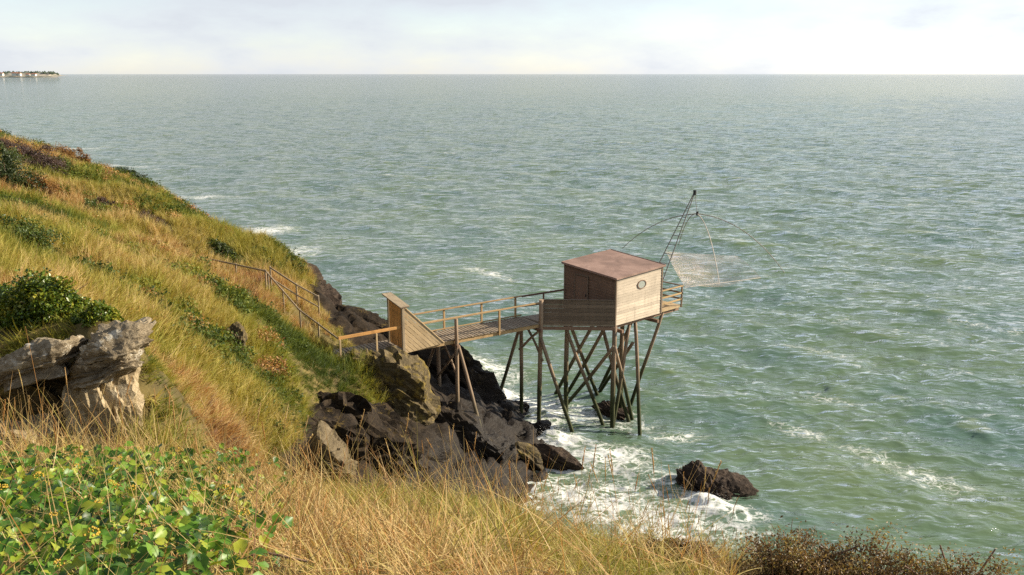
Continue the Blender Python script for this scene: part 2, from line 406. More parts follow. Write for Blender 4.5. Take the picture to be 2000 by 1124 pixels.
# the trodden path and the deck end keep clear of bumps
for (qx, qy, qz, rad) in [(-7.0, 35.2, 5.25, 1.5), (-9.1, 37.3, 6.0, 1.0), (-11.2, 39.6, 7.15, 1.0), (-5.6, 36.6, 5.1, 1.5)]:
    wq = np.exp(-((gxf - qx) ** 2 + (gyf - qy) ** 2) / rad ** 2); Z = Z * (1 - wq) + qz * wq
ZG = Z.reshape(GX.shape); RG = RM.reshape(GX.shape)
def gsample(G, x, y):
    fx = np.clip((x - TX0) / TS, 0, len(gx) - 1.001); fy = np.clip((y - TY0) / TS, 0, len(gy) - 1.001)
    ix = fx.astype(int); iy = fy.astype(int); fx = fx - ix; fy = fy - iy
    return (G[iy, ix] * (1 - fx) * (1 - fy) + G[iy, ix + 1] * fx * (1 - fy) + G[iy + 1, ix] * (1 - fx) * fy + G[iy + 1, ix + 1] * fx * fy)
def hz(x, y): return float(gsample(ZG, np.array([x]), np.array([y]))[0])
nx, ny = len(gx), len(gy)
ii = np.arange(nx * ny).reshape(ny, nx)
F = np.stack([ii[:-1, :-1].ravel(), ii[:-1, 1:].ravel(), ii[1:, 1:].ravel(), ii[1:, :-1].ravel()], 1)
keep = Z[F].max(1) > -2.5
F = F[keep]; used = np.unique(F); remap = -np.ones(nx * ny, int); remap[used] = np.arange(len(used))
TV = np.stack([gxf, gyf, Z], 1)[used]
me = mesh_np('headland', TV, remap[F], True); add_attr(me, 'rock', RM[used])
k = NM('headland_ground')
ra = k.attr('rock').outputs['Fac']; v = k.coord('Position')
n1 = k.noise(v, 0.9, 7, 0.65); n2_ = k.noise(v, 7, 6, 0.7)
soil = k.ramp(n1, [(0.3, (0.045, 0.035, 0.018)), (0.5, (0.11, 0.085, 0.03)), (0.7, (0.19, 0.14, 0.05))])
sv = k.coord('Position', (0.7, 0.7, 3.2), (0.2, 0.55, 0.3)); ns = k.noise(sv, 1.5, 8, 0.65, 0.6)
rk = k.ramp(k.math('ADD', k.math('MULTIPLY', ns, 0.6), k.math('MULTIPLY', n2_, 0.4)), [(0.32, (0.007, 0.005, 0.003)), (0.5, (0.019, 0.0125, 0.007)), (0.68, (0.052, 0.035, 0.019))])
zz = k.n('ShaderNodeSeparateXYZ'); k.l(k.n('ShaderNodeNewGeometry').outputs['Position'], zz.inputs[0])
wet = k.mrange(k.math('ADD', zz.outputs[2], k.math('MULTIPLY', n1, 2.2)), 2.6, 4.8, 1, 0)
rk = k.mix(wet, rk, k.mix(0.72, rk, (0.016, 0.013, 0.011)))
col = k.mix(k.mrange(k.math('ADD', ra, k.math('MULTIPLY', k.math('SUBTRACT', n2_, 0.5), 0.8)), 0.3, 0.6), soil, rk)
bmp = k.bump(k.math('ADD', ns, k.math('MULTIPLY', n2_, 0.5)), 0.8, 0.15)
head = new_obj('headland', me, k.finish(k.principled(col, k.mrange(wet, 0, 1, 0.92, 0.6), bmp, 0.15)))
tag(head, 'steep grassy headland falling to dark rocks and the sea', None, None, 'structure')

# ------------------------------------------------------------------ the sea
def build_sea():
    rng = np.random.default_rng(3)
    NA, NR = 640, 1250
    ang = np.radians(np.linspace(-43, 43, NA)); r = 22 * (26000 / 22.0) ** (np.linspace(0, 1, NR) ** 1.25)
    A, Rr = np.meshgrid(ang, r); x = (Rr * np.sin(A)).ravel(); y = (Rr * np.cos(A)).ravel(); rr = Rr.ravel()
    dr = np.maximum(np.gradient(Rr, axis=0).ravel(), rr * math.radians(86) / NA)
    z = np.zeros_like(x); ox = np.zeros_like(x); oy = np.zeros_like(x)
    nw = 120; lam = 0.5 * (14 / 0.5) ** (np.arange(nw) / (nw - 1)); base = math.atan2(-0.65, -0.76)
    grp = 0.75 + 0.5 * n2(x, y, 0.045, 3, 31)                      # gusts: groups of higher and lower waves
    for i in range(nw):
        l = lam[i]; spread = 0.85 if l < 3 else 0.42
        th = base + rng.normal(0, spread); kx, ky = math.cos(th) * 2 * math.pi / l, math.sin(th) * 2 * math.pi / l
        a = 0.0074 * l if l < 1.1 else 0.0074 * 1.1 * (l / 1.1) ** 0.62 if l < 6 else 0.0074 * 1.1 * (6 / 1.1) ** 0.62 * (6 / l) ** 0.3
        wgt = sstep(1.6, 3.6, l / dr)
        msk = wgt > 0.01
        ph = kx * x[msk] + ky * y[msk] + rng.uniform(0, 6.283)
        a *= 0.86
        am = a * wgt[msk] * grp[msk] * (1 + (0.9 * sstep(60, 180, rr[msk]) if l > 2.2 else 0))
        z[msk] += am * np.sin(ph)
        q = 0.55
        ox[msk] -= q * am * math.cos(th) * -np.cos(ph); oy[msk] -= q * am * math.sin(th) * -np.cos(ph)
    z = 0.30 * np.tanh(z / 0.30)
    h = gsample(ZG, x, y); inside = (x > TX0) & (x < TX1) & (y > TY0) & (y < TY1)
    h = np.where(inside, h, -8)
    foam = sstep(-2.0, -0.15, h) * 0.58
    def patch(px, py, rx, ry, amt, rot=0.0):
        c = atz(px, py, 0); dx = x - c.x; dy = y - c.y
        u = dx * math.cos(rot) + dy * math.sin(rot); vv = -dx * math.sin(rot) + dy * math.cos(rot)
        return amt * np.exp(-((u / rx) ** 2 + (vv / ry) ** 2))
    for a in [(1000, 780, 3.0, 1.4, 0.75, -0.9), (940, 720, 3.5, 1.8, 0.7, -0.9), (1080, 800, 2.0, 2.2, 0.65, 0), (1160, 810, 2.6, 2.2, 0.55, 0), (1230, 830, 2.2, 1.5, 0.3, 0),
              (1180, 900, 2.6, 2.0, 0.65, -0.3), (1200, 980, 2.6, 2.6, 0.62, 0), (1300, 1030, 3.0, 2.5, 0.6, 0), (1120, 960, 1.5, 1.8, 0.62, 0), (1110, 865, 0.9, 0.8, 0.9, 0),
              (1380, 985, 1.1, 1.3, 0.95, -0.5), (1340, 950, 0.6, 0.8, 0.8, 0), (1430, 1000, 1.6, 1.0, 0.6, -0.3), (1300, 930, 2.0, 1.6, 0.4, 0), (1400, 1040, 2.0, 1.5, 0.5, 0),
              (955, 535, 4.0, 1.0, 0.52, -0.9), (1700, 885, 2.4, 0.9, 0.34, -0.85), (1560, 840, 2.2, 0.8, 0.35, -0.8), (1800, 930, 2.6, 1.2, 0.42, -0.8), (1620, 780, 3, 1.0, 0.3, -0.8), (1330, 850, 1.6, 0.8, 0.5, 0.2),
              (520, 452, 3.6, 3.0, 0.75, 0.3), (590, 490, 2.4, 3.0, 0.5, 0), (400, 385, 7, 2.6, 0.5, 0.2), (220, 326, 9, 3, 0.5, 0.2), (110, 291, 14, 4, 0.5, 0.2), (1610, 690, 3.5, 0.9, 0.4, -0.8), (1930, 640, 5, 1.2, 0.3, -0.8)]:
        foam = np.maximum(foam, patch(*a))
    # swash heaped up against the rocks
    for (px, py, rx, ry, hgt) in [(985, 775, 1.3, 0.7, 0.45), (1075, 850, 0.9, 0.6, 0.3), (1385, 985, 0.8, 0.6, 0.28), (935, 725, 1.6, 0.8, 0.4), (1060, 815, 0.8, 0.6, 0.3)]:
        z += patch(px, py, rx, ry, hgt, -0.9) * (1 + 0.6 * n2(x, y, 2.0, 3, 77))
    z += 0.10 * foam * n2(x, y, 1.5, 3, 55)
    # a few breaking crests further out
    crest = sstep(0.20, 0.28, z) * sstep(0.0, 0.35, n2(x, y, 0.12, 3, 41)) * 0.5
    foam = np.clip(np.maximum(foam, np.where(rr < 260, crest, 0)), 0, 1)
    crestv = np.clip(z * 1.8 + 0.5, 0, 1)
    V = np.stack([x + ox, y + oy, z], 1)
    i2 = np.arange(NA * NR).reshape(NR, NA)
    F = np.stack([i2[:-1, :-1].ravel(), i2[:-1, 1:].ravel(), i2[1:, 1:].ravel(), i2[1:, :-1].ravel()], 1)
    F = F[h[F].max(1) < 1.2]
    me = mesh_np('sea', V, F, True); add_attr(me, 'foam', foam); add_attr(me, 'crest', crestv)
    k = NM('sea_water')
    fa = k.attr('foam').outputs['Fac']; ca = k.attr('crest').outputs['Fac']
    rot = (0, 0, R(-49))                                               # crests run from far left to near right
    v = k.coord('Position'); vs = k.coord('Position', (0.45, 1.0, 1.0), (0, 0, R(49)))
    murk = k.noise(v, 0.09, 4, 0.6, 0.5); glow_noise = k.noise(vs, 0.45, 4, 0.6)
    body = k.ramp(murk, [(0.35, (0.070, 0.122, 0.088)), (0.65, (0.110, 0.156, 0.076))])
    body = k.mix(k.mrange(k.math('MULTIPLY', ca, glow_noise), 0.33, 0.6, 0, 0.6), body, (0.19, 0.215, 0.075))  # yellow-green glow of light through thin crests, painted into the body colour
    # lacy foam: thin cell walls that close up as the foam thickens
    wv = k.n('ShaderNodeTexNoise'); wv.inputs['Scale'].default_value = 0.9; wv.inputs['Detail'].default_value = 4; k.l(v, wv.inputs['Vector'])
    add = k.n('ShaderNodeMix', data_type='RGBA', blend_type='LINEAR_LIGHT'); add.inputs[0].default_value = 0.9; k.l(vs, add.inputs[6]); k.l(wv.outputs['Color'], add.inputs[7])
    def cells(sc):
        vo = k.n('ShaderNodeTexVoronoi', feature='DISTANCE_TO_EDGE'); vo.inputs['Scale'].default_value = sc; k.l(add.outputs[2], vo.inputs['Vector']); return vo.outputs['Distance']
    lace = k.math('MINIMUM', k.math('MULTIPLY', cells(1.1), 1.0), k.math('MULTIPLY', cells(2.9), 1.35))
    fn = k.noise(v, 1.7, 8, 0.68, 0.8); fn2 = k.noise(v, 0.35, 3)
    dens = k.math('MULTIPLY', fa, k.mrange(fn2, 0.25, 0.7, 0.75, 1.2))
    t1 = k.mrange(k.math('SUBTRACT', k.math('ADD', k.math('MULTIPLY', dens, 0.34), k.math('MULTIPLY', k.math('SUBTRACT', fn, 0.5), 0.42)), k.math('ADD', lace, 0.06)), -0.05, 0.13)
    t2 = k.mrange(k.math('ADD', dens, k.math('MULTIPLY', k.math('SUBTRACT', fn, 0.5), 1.6)), 0.95, 1.55)
    fm = k.math('MULTIPLY', k.math('MAXIMUM', k.math('MULTIPLY', t1, 0.85), t2), k.mrange(fa, 0.05, 0.25))
    milky = k.mix(k.mrange(fa, 0.1, 0.9, 0, 0.4), body, (0.26, 0.31, 0.20))
    col = k.mix(fm, milky, (0.74, 0.74, 0.71))
    rip = k.math('ADD', k.math('ADD', k.math('MULTIPLY', k.noise(vs, 1.4, 2, 0.5, 0.4), 1.7), k.math('MULTIPLY', k.noise(vs, 4.4, 2, 0.5, 0.3), 0.38)), k.math('MULTIPLY', k.noise(vs, 0.42, 2, 0.5, 0.3), 4.4))
    b1 = k.bump(rip, 1.0, 0.185)
    b2 = k.bump(fn, 0.5, 0.06, b1)
    # turbid body colour under a reflecting skin; the skin of a rough sea never mirrors more than about half of the sky
    df = k.n('ShaderNodeBsdfDiffuse'); k.l(col, df.inputs['Color'])
    upn = k.n('ShaderNodeCombineXYZ'); upn.inputs[2].default_value = 1.0      # light welling up from within the water does not follow the ripples
    nmix = k.n('ShaderNodeMix', data_type='VECTOR'); k.l(k.mrange(fm, 0, 1, 0.3, 0.8), nmix.inputs[0]); k.l(upn.outputs[0], nmix.inputs[4]); k.l(b2, nmix.inputs[5]); k.l(nmix.outputs[1], df.inputs['Normal'])
    gl = k.n('ShaderNodeBsdfGlossy'); gl.inputs['Roughness'].default_value = 0.05; k.l(b2, gl.inputs['Normal'])
    fz = k.n('ShaderNodeFresnel'); fz.inputs['IOR'].default_value = 1.333; k.l(b2, fz.inputs['Normal'])
    ff = k.math('MULTIPLY', k.math('MINIMUM', k.math('MULTIPLY', fz.outputs[0], 1.5), 0.92), k.mrange(fm, 0, 1, 1.0, 0.1))
    ms = k.n('ShaderNodeMixShader'); k.l(ff, ms.inputs[0]); k.l(df.outputs[0], ms.inputs[1]); k.l(gl.outputs[0], ms.inputs[2])
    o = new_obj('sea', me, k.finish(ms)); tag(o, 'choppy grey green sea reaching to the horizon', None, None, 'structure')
build_sea()

# ------------------------------------------------------------------ rocks
def rock(name, c, size, rot, seed, mat, sub=5, rough=0.06, strata=0.12, planes=11, label=None, parent=None, group=None, sdir=(0.52, 0.1, 0.84)):
    rng = np.random.default_rng(seed)
    bm = bmesh.new(); bmesh.ops.create_icosphere(bm, subdivisions=sub, radius=1)
    D = np.array([v.co[:] for v in bm.verts])
    N = rng.normal(size=(planes, 3)); N /= np.linalg.norm(N, axis=1)[:, None]
    N = np.concatenate([N, [[1, 0, 0], [-1, 0, 0], [0, 1, 0], [0, -1, 0], [0, 0, 1], [0, 0, -1]]])
    hh = np.concatenate([rng.uniform(0.70, 1.0, planes), rng.uniform(0.82, 1.0, 6)])
    dots = np.clip(D @ N.T, 1e-3, None); q = hh[None] / dots
    rad = (np.sum(q ** -34, axis=1)) ** (-1 / 34.0)
    P = D * rad[:, None] * (np.array(size) / 2.0)[None]
    M = np.array(Matrix.Rotation(rot[2], 3, 'Z') @ Matrix.Rotation(rot[1], 3, 'Y') @ Matrix.Rotation(rot[0], 3, 'X'))
    P = P @ M.T; Dn = D @ M.T
    s = (size[0] * size[1] * size[2]) ** (1 / 3.0)
    sd = np.array(sdir) / np.linalg.norm(sdir)
    W = P + np.array(c)[None]
    st = (W @ sd) * (3.2 / max(s, 0.6)) + 0.8 * fbm(W * 0.7, 3, seed)
    saw = np.mod(st, 1.0); st2 = np.mod(st * 2.7 + 0.3, 1.0)
    disp = s * (rough * (1 - 2 * np.abs(fbm(W * (1.3 / s), 5, seed + 5, 0.55))) + strata * (saw + 0.4 * st2 - 0.7) + rough * 0.35 * fbm(W * (6 / s), 4, seed + 9, 0.6))
    P = P + Dn * disp[:, None]
    for v, q3 in zip(bm.verts, P): v.co = q3
    me = bpy.data.meshes.new(name); bm.to_mesh(me); bm.free()
    o = new_obj(name, me, mat, parent); setw(o, Matrix.Translation(Vector(c)))
    if label: tag(o, label, 'rock', group)
    return o
def rk(px, py, y, size, rot, seed, mat, label, **kw):
    return rock('shore_rock' if 'name' not in kw else kw.pop('name'), aty(px, py, y), size, rot, seed, mat, label=label, **kw)
rk(780, 778, 34.9, (3.3, 2.4, 3.3), (0.1, 0.55, 0.25), 11, M_rock_ochre, 'ochre mossy boulder directly under the plank landing of the footbridge', rough=0.09)
rk(735, 735, 35.6, (2.6, 2.2, 1.8), (0.1, 0.3, 0.2), 12, M_rock_ochre, 'grey rock shelf below the landing, behind the ochre boulder')
rk(870, 748, 43.0, (7.5, 3.2, 3.0), (0.15, 0.48, -0.55), 13, M_rock, 'long black wet rock ridge sloping into the surf behind the footbridge legs', rough=0.07)
rk(985, 815, 42.0, (2.4, 2.2, 1.5), (0.1, 0.3, -0.3), 14, M_rock, 'black wet rock at the low end of the ridge beside the surf')
rk(690, 858, 31.0, (5.6, 3.0, 3.0), (0.1, 0.60, 0.15), 15, M_rock, 'big dark shaded cliff block in the gully below the headland grass', rough=0.07)
rk(610, 850, 29.3, (3.4, 2.4, 2.6), (0.1, 0.35, 0.2), 31, M_rock, 'dark overhung rock under the hanging grass left of the gully')
rk(790, 882, 33.0, (4.0, 2.4, 1.8), (0.1, 0.62, 0.0), 16, M_rock, 'dark jointed rock between the gully block and the ochre boulder')
rk(885, 840, 36.4, (3.8, 2.6, 2.0), (0.0, 0.6, -0.1), 17, M_rock, 'rock under the brace foot of the first footbridge trestle')
rk(955, 890, 36.0, (3.2, 2.2, 1.9), (0.0, 0.4, 0.0), 18, M_rock, 'low dark rock apron just left of the long brown slab')
rk(1000, 858, 39.2, (2.3, 1.8, 1.4), (0.1, 0.25, 0.1), 19, M_rock, 'blocky dark rock at the water edge, left of the rounded one')
rk(1055, 846, 40.2, (1.0, 1.0, 1.2), (0.0, 0.2, 0.4), 20, M_rock, 'small rounded black rock washed by surf beside the near trestle foot', sub=4)
rk(1090, 900, 36.7, (3.0, 1.1, 0.9), (0.25, 0.40, -0.12), 21, M_rock_mid, 'long red brown rock slab pointing out into the water', strata=0.09)
rk(1034, 890, 36.3, (1.7, 0.8, 0.7), (0.2, 0.62, -0.1), 22, M_rock_ochre, 'thin pale edged slab lying against the long brown slab', sub=4)
rk(1014, 800, 43.0, (0.9, 0.8, 0.8), (0, 0.2, 0.3), 23, M_rock, 'small dark rock half buried in white surf', sub=4)
rk(1404, 972, 34.2, (3.5, 2.0, 1.5), (0.15, 0.26, -0.15), 24, M_rock_mid, 'lone brown boulder standing in the sea, water pouring off it', rough=0.13, strata=0.13, sub=6)
rk(1195, 800, 43.2, (2.3, 1.0, 0.5), (0.0, 0.12, -0.55), 25, M_rock_mid, 'flat wave washed reef between the hut piles')
rk(592, 545, 48.4, (2.8, 1.8, 1.3), (0, 0.75, -0.3), 26, M_rock_mid, 'upper brown crag at the seaward edge of the headland grass')
rk(640, 600, 46.4, (2.8, 1.8, 1.5), (0, 0.7, -0.4), 27, M_rock_mid, 'middle brown crag of the headland edge, beside the upper handrail')
rk(698, 637, 45.0, (3.8, 2.2, 1.8), (0, 0.4, -0.4), 28, M_rock, 'lowest dark crag of the headland edge, left of the gate')
rk(628, 915, 20.5, (1.2, 1.4, 1.7), (0.1, 0.62, 0.2), 29, M_rock_dun, 'dun coloured rock slab above the foreground grass at the gully head')
rk(462, 665, 27.6, (0.7, 0.8, 1.1), (0.1, 0.2, 0.2), 30, M_rock_ochre, 'small bare brown rock poking out of the hillside grass', sub=4)

# left outcrop: one mass with slabs
oc = empty('rock_outcrop', aty(150, 860, 13.2)); tag(oc, 'pale lichen covered rock outcrop under the ivy mound at the left edge', 'rock')
def ocp(name, px, py, y, size, rot, seed, mat, **kw):
    return rock(name, aty(px, py, y), size, rot, seed, mat, parent=oc, **kw)
ocp('cap_slab', 232, 672, 13.5, (0.95, 1.1, 0.34), (0.1, -0.14, 0.1), 41, M_rock_pale, rough=0.12, strata=0.2, planes=10, sdir=(-0.25, 0.1, 0.95))
ocp('cap_slab', 205, 712, 13.45, (1.15, 1.1, 0.34), (0.1, -0.2, 0.0), 46, M_rock_pale, rough=0.12, strata=0.2, planes=10, sdir=(-0.25, 0.1, 0.95))
ocp('cap_slab', 70, 702, 13.3, (1.45, 1.0, 0.36), (0.1, -0.24, 0.0), 42, M_rock_pale, rough=0.12, strata=0.2, planes=10, sdir=(-0.3, 0.1, 0.95))
ocp('rock_face', 200, 790, 13.55, (0.98, 1.2, 1.75), (0.0, 0.06, 0.3), 43, M_rock_beige, rough=0.10, strata=0.10, planes=10, sdir=(0.9, 0.1, 0.3))
ocp('rock_face', 238, 850, 13.4, (0.5, 0.7, 1.3), (0.0, -0.05, 0.5), 47, M_rock_beige, rough=0.10, strata=0.10, planes=10, sdir=(0.9, 0.1, 0.3))
ocp('rock_core', 60, 790, 13.9, (2.0, 1.2, 1.7), (0.0, 0.1, 0.0), 44, M_rock_ochre, rough=0.14)
ocp('rock_foot', 40, 865, 13.1, (1.6, 0.9, 0.7), (0.0, 0.1, 0.0), 45, M_rock_beige, rough=0.13)
ocp('rock_foot', 140, 880, 13.2, (0.9, 0.8, 0.8), (0.0, 0.3, 0.0), 48, M_rock_ochre, rough=0.13)
# ------------------------------------------------------------------ fishing hut on piles
NX = Vector((4.92, 40.77, 0)); DU = Vector((0.7354, 0.6777, 0)); DN = Vector((-0.6777, 0.7354, 0)); UP = Vector((0, 0, 1))
HW, HD, ZF = 3.47, 3.35, 5.40
def hp(u, v, z): return NX + DU * u + DN * v + UP * z
def topz(u, v): return 7.56 + 0.035 * u + 0.07 * v
hut = empty('fishing_hut', hp(HW / 2, HD / 2, 0)); tag(hut, 'small wooden fishing hut with red brown roof standing on tall piles above the surf', 'hut')
def poly_slab(name, pts, nrm, th, mat, parent):
    """flat polygon (world points) given thickness th along -nrm"""
    n = len(pts); nrm = Vector(nrm).normalized()
    V = [tuple(Vector(p)) for p in pts] + [tuple(Vector(p) - nrm * th) for p in pts]
    F = [tuple(range(n)), tuple(range(2 * n - 1, n - 1, -1))] + [(i, n + i, n + (i + 1) % n, (i + 1) % n) for i in range(n)]
    me = bpy.data.meshes.new(name); me.from_pydata(V, [], F)
    bm = bmesh.new(); bm.from_mesh(me); bmesh.ops.recalc_face_normals(bm, faces=bm.faces[:]); bm.to_mesh(me); bm.free()
    return new_obj(name, me, mat, parent)
def lap_wall(name, a, b, nrm, za0, ta, tb, nb, mat, parent):
    """wall of overlapping horizontal boards from a to b; tops ta, tb"""
    V = []; F = []; nrm = Vector(nrm)
    for i in range(nb):
        for q, (pt, top) in enumerate(((a, ta), (b, tb))):
            h = (top - za0) / nb; z0 = za0 + i * h - (0.012 if i else 0); z1 = za0 + (i + 1) * h
            jo = random.uniform(-0.002, 0.002)
            for (z, off) in ((z0, 0.023 + jo), (z1, 0.006 + jo), (z1, -0.02), (z0, -0.02)):
                p = pt + nrm * off; V.append((p.x, p.y, z))
        o = i * 8
        F += [(o, o + 4, o + 5, o + 1), (o + 1, o + 5, o + 6, o + 2), (o + 2, o + 6, o + 7, o + 3), (o + 3, o + 7, o + 4, o), (o, o + 1, o + 2, o + 3), (o + 7, o + 6, o + 5, o + 4)]
    me = bpy.data.meshes.new(name); me.from_pydata(V, [], F)
    bm = bmesh.new(); bm.from_mesh(me); bmesh.ops.recalc_face_normals(bm, faces=bm.faces[:]); bm.to_mesh(me); bm.free()
    x = (b - a).normalized(); M = Matrix((x, UP.cross(x), UP)).transposed().to_4x4(); M.translation = a
    me.transform(M.inverted()); o = new_obj(name, me, mat, parent); return setw(o, M)
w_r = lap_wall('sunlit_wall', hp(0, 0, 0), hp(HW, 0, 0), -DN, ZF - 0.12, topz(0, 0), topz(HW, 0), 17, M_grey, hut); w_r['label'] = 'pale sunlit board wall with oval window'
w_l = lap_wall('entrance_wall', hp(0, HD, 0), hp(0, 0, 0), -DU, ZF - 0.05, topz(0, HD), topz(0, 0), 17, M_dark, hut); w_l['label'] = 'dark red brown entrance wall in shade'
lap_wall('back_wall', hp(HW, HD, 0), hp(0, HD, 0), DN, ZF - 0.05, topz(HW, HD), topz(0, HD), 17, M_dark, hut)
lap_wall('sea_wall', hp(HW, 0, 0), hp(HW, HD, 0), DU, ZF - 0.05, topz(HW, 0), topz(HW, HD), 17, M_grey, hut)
for (u, v) in ((0, 0), (HW, 0), (0, HD), (HW, HD)):
    beam('corner_trim', hp(u, v, ZF - 0.13), hp(u, v, topz(u, v) - 0.01), 0.09, 0.09, M_parap, hut, up=DU)
ov = 0.13
rc = [(-ov, -ov), (HW + ov, -ov), (HW + ov, HD + ov), (-ov, HD + ov)]
roof = poly_slab('roof', [hp(u, v, topz(u, v) + 0.075) for u, v in rc], UP, 0.07, M_roof, hut)
for i, (a, b) in enumerate(((0, 1), (1, 2), (2, 3), (3, 0))):
    (u0, v0), (u1, v1) = rc[a], rc[b]
    beam('roof_edge', hp(u0, v0, topz(u0, v0) + 0.05), hp(u1, v1, topz(u1, v1) + 0.05), 0.03, 0.10, M_roof, roof)
poly_slab('floor', [hp(u, v, ZF) for u, v in ((0.03, 0.03), (HW - 0.03, 0.03), (HW - 0.03, HD - 0.03), (0.03, HD - 0.03))], UP, 0.12, M_deck, hut)
# oval window
def oval(name, u, z, ru, rz, off, th, mat, parent, hole=0.0):
    n = 32; V = []; F = []
    for k_ in range(n):
        an = 2 * math.pi * k_ / n
        for (o_, s_) in ((off + th, 1), (off + th, hole), (off, 1), (off, hole)):
            q = hp(u + ru * s_ * math.cos(an), 0, z + rz * s_ * math.sin(an)) - DN * o_; V.append(tuple(q))
    for k_ in range(n):
        a, b = 4 * k_, 4 * ((k_ + 1) % n)
        F += [(a, b, b + 1, a + 1), (a, a + 2, b + 2, b), (a + 1, b + 1, b + 3, a + 3)]
    me = bpy.data.meshes.new(name); me.from_pydata(V, [], F)
    bm = bmesh.new(); bm.from_mesh(me); bmesh.ops.remove_doubles(bm, verts=bm.verts, dist=1e-5); bmesh.ops.recalc_face_normals(bm, faces=bm.faces[:]); bm.to_mesh(me); bm.free()
    return new_obj(name, me, mat, parent)
win = oval('window', 1.88, 7.02, 0.33, 0.215, 0.005, 0.05, M_dark, hut, 0.86)
oval('pane', 1.88, 7.02, 0.29, 0.19, 0.006, 0.028, M_glass, win, 0.0)
# door in the entrance wall, planks with a frame
dv0, dv1 = 1.75, 2.62
door = poly_slab('door', [hp(-0.055, dv0, ZF), hp(-0.055, dv1, ZF), hp(-0.055, dv1, ZF + 1.95), hp(-0.055, dv0, ZF + 1.95)], -DU, 0.028, M_dark, hut)
for a, b in (((dv0, 0), (dv0, 2.0)), ((dv1, 0), (dv1, 2.0)), ((dv0, 2.0), (dv1, 2.0))):
    beam('door_frame', hp(-0.06, a[0], ZF + a[1]), hp(-0.06, b[0], ZF + b[1]), 0.05, 0.05, M_parap, door, up=DU)
beam('door_handle', hp(-0.09, 1.86, ZF + 0.98), hp(-0.09, 1.86, ZF + 1.12), 0.03, 0.03, M_black, door, up=DU)
# balcony on the sea side
B1 = HW + 1.75
poly_slab('balcony_floor', [hp(HW + 0.03, 0.02, ZF - 0.02), hp(B1, 0.02, ZF - 0.02), hp(B1, HD, ZF - 0.02), hp(HW + 0.03, HD, ZF - 0.02)], UP, 0.1, M_pale, hut)
for (u, v) in ((B1, 0.02), (B1, HD / 2), (B1, HD), (HW + 0.05, -0.0)):
    beam('balcony_post', hp(u, v, ZF - 0.15), hp(u, v, ZF + 1.0), 0.075, 0.075, M_parap, hut, up=DU)
for zr, wd, th in ((1.0, 0.11, 0.045), (0.62, 0.03, 0.09), (0.30, 0.03, 0.09)):
    beam('balcony_rail', hp(HW + 0.03, 0.0, ZF + zr), hp(B1 + 0.03, 0.0, ZF + zr), wd, th, M_rail, hut)
    beam('balcony_rail', hp(B1 + 0.0, -0.05, ZF + zr + 0.004), hp(B1, HD, ZF + zr + 0.004), wd, th, M_parap, hut)
for v in (0.25, 1.2, 2.2, 3.1):
    beam('joist', hp(-0.12, v, ZF - 0.24), hp(B1 + 0.05, v, ZF - 0.24), 0.10, 0.2, M_dark, hut)
for u in (0.3, 3.0):
    beam('bearer', hp(u, -0.25, ZF - 0.42), hp(u, HD + 0.2, ZF - 0.42), 0.14, 0.16, M_dark, hut)
# triangular landing with a boarded parapet
PL = Vector((1.47, 40.86, 0)); LL = hp(0, HD, 0); FE = Vector((0.48, 42.06, 0))
land = poly_slab('landing_floor', [PL + UP * (ZF - 0.012), hp(0, 0, ZF - 0.012) - DU * 0.05, hp(-0.05, HD, ZF - 0.012), FE + UP * (ZF - 0.012)], UP, 0.14, M_deck, hut)
pN = hp(-0.02, -0.03, 0)
pd = (pN - PL).normalized()
for i in range(6):
    z = ZF - 0.06 + 0.197 * i
    beam('parapet_board', PL + UP * (z + 0.098), pN + UP * (z + 0.098), 0.030, 0.188, M_parap, hut)
beam('parapet_cap', PL + UP * (ZF + 1.145), pN - pd * 0.03 + UP * (ZF + 1.145), 0.12, 0.035, M_parap, hut)
beam('landing_beam', PL + UP * (ZF - 0.26), pN + UP * (ZF - 0.26), 0.09, 0.16, M_dark, hut)
beam('landing_rail', FE + UP * (ZF + 1.0), LL - DU * 0.04 + UP * (ZF + 1.06), 0.05, 0.09, M_dark, hut)
beam('landing_rail', FE + UP * (ZF + 0.5), LL - DU * 0.04 + UP * (ZF + 0.5), 0.05, 0.08, M_dark, hut)
mid = FE.lerp(LL, 0.5); beam('landing_post', mid + UP * (ZF - 0.1), mid + UP * (ZF + 1.0), 0.07, 0.07, M_dark, hut, up=DU)
# piles and braces: feet in the water, tops under the floor
def to_floor(top, foot, z=ZF - 0.16):
    d = top - foot; return foot + d * ((z - foot.z) / d.z)
def sink(top, foot, by=0.9):
    d = (foot - top).normalized(); return foot + d * by
sd = 0
for (u, v) in ((0.05, 0.05), (0.1, HD - 0.1), (HW - 0.6, HD - 0.9), (2.05, 1.25)):
    sd += 1; pole('pile', hp(u, v, ZF - 0.15), hp(u + 0.03, v, -1.2), 0.115, 0.125, M_pile, hut, seed=sd, wob=0.015)
for (t, ty, b) in [((1241, 640), 42.2, (1250, 848)), ((1294, 611), 43.6, (1233, 789)), ((1102, 632), 41.4, (1178, 833)), ((1159, 634), 42.8, (1086, 767)),
                   ((1178, 646), 43.0, (1108, 768)), ((1200, 676), 40.72, (1110, 786)), ((1200, 676), 40.70, (1233, 813)), ((1232, 632), 42.6, (1172, 760)),
                   ((1236, 670), 43.4, (1170, 768)), ((1124, 660), 43.6, (1167, 772)), ((1178, 643), 43.3, (1226, 816)), ((1226, 654), 42.0, (1196, 838))]:
    sd += 1; top = aty(*t, ty); foot = atz(*b, 0)
    if t[1] < 665: top = to_floor(top, foot)
    pole('brace', top, sink(top, foot), 0.085, 0.10, M_pile, hut, seed=sd)

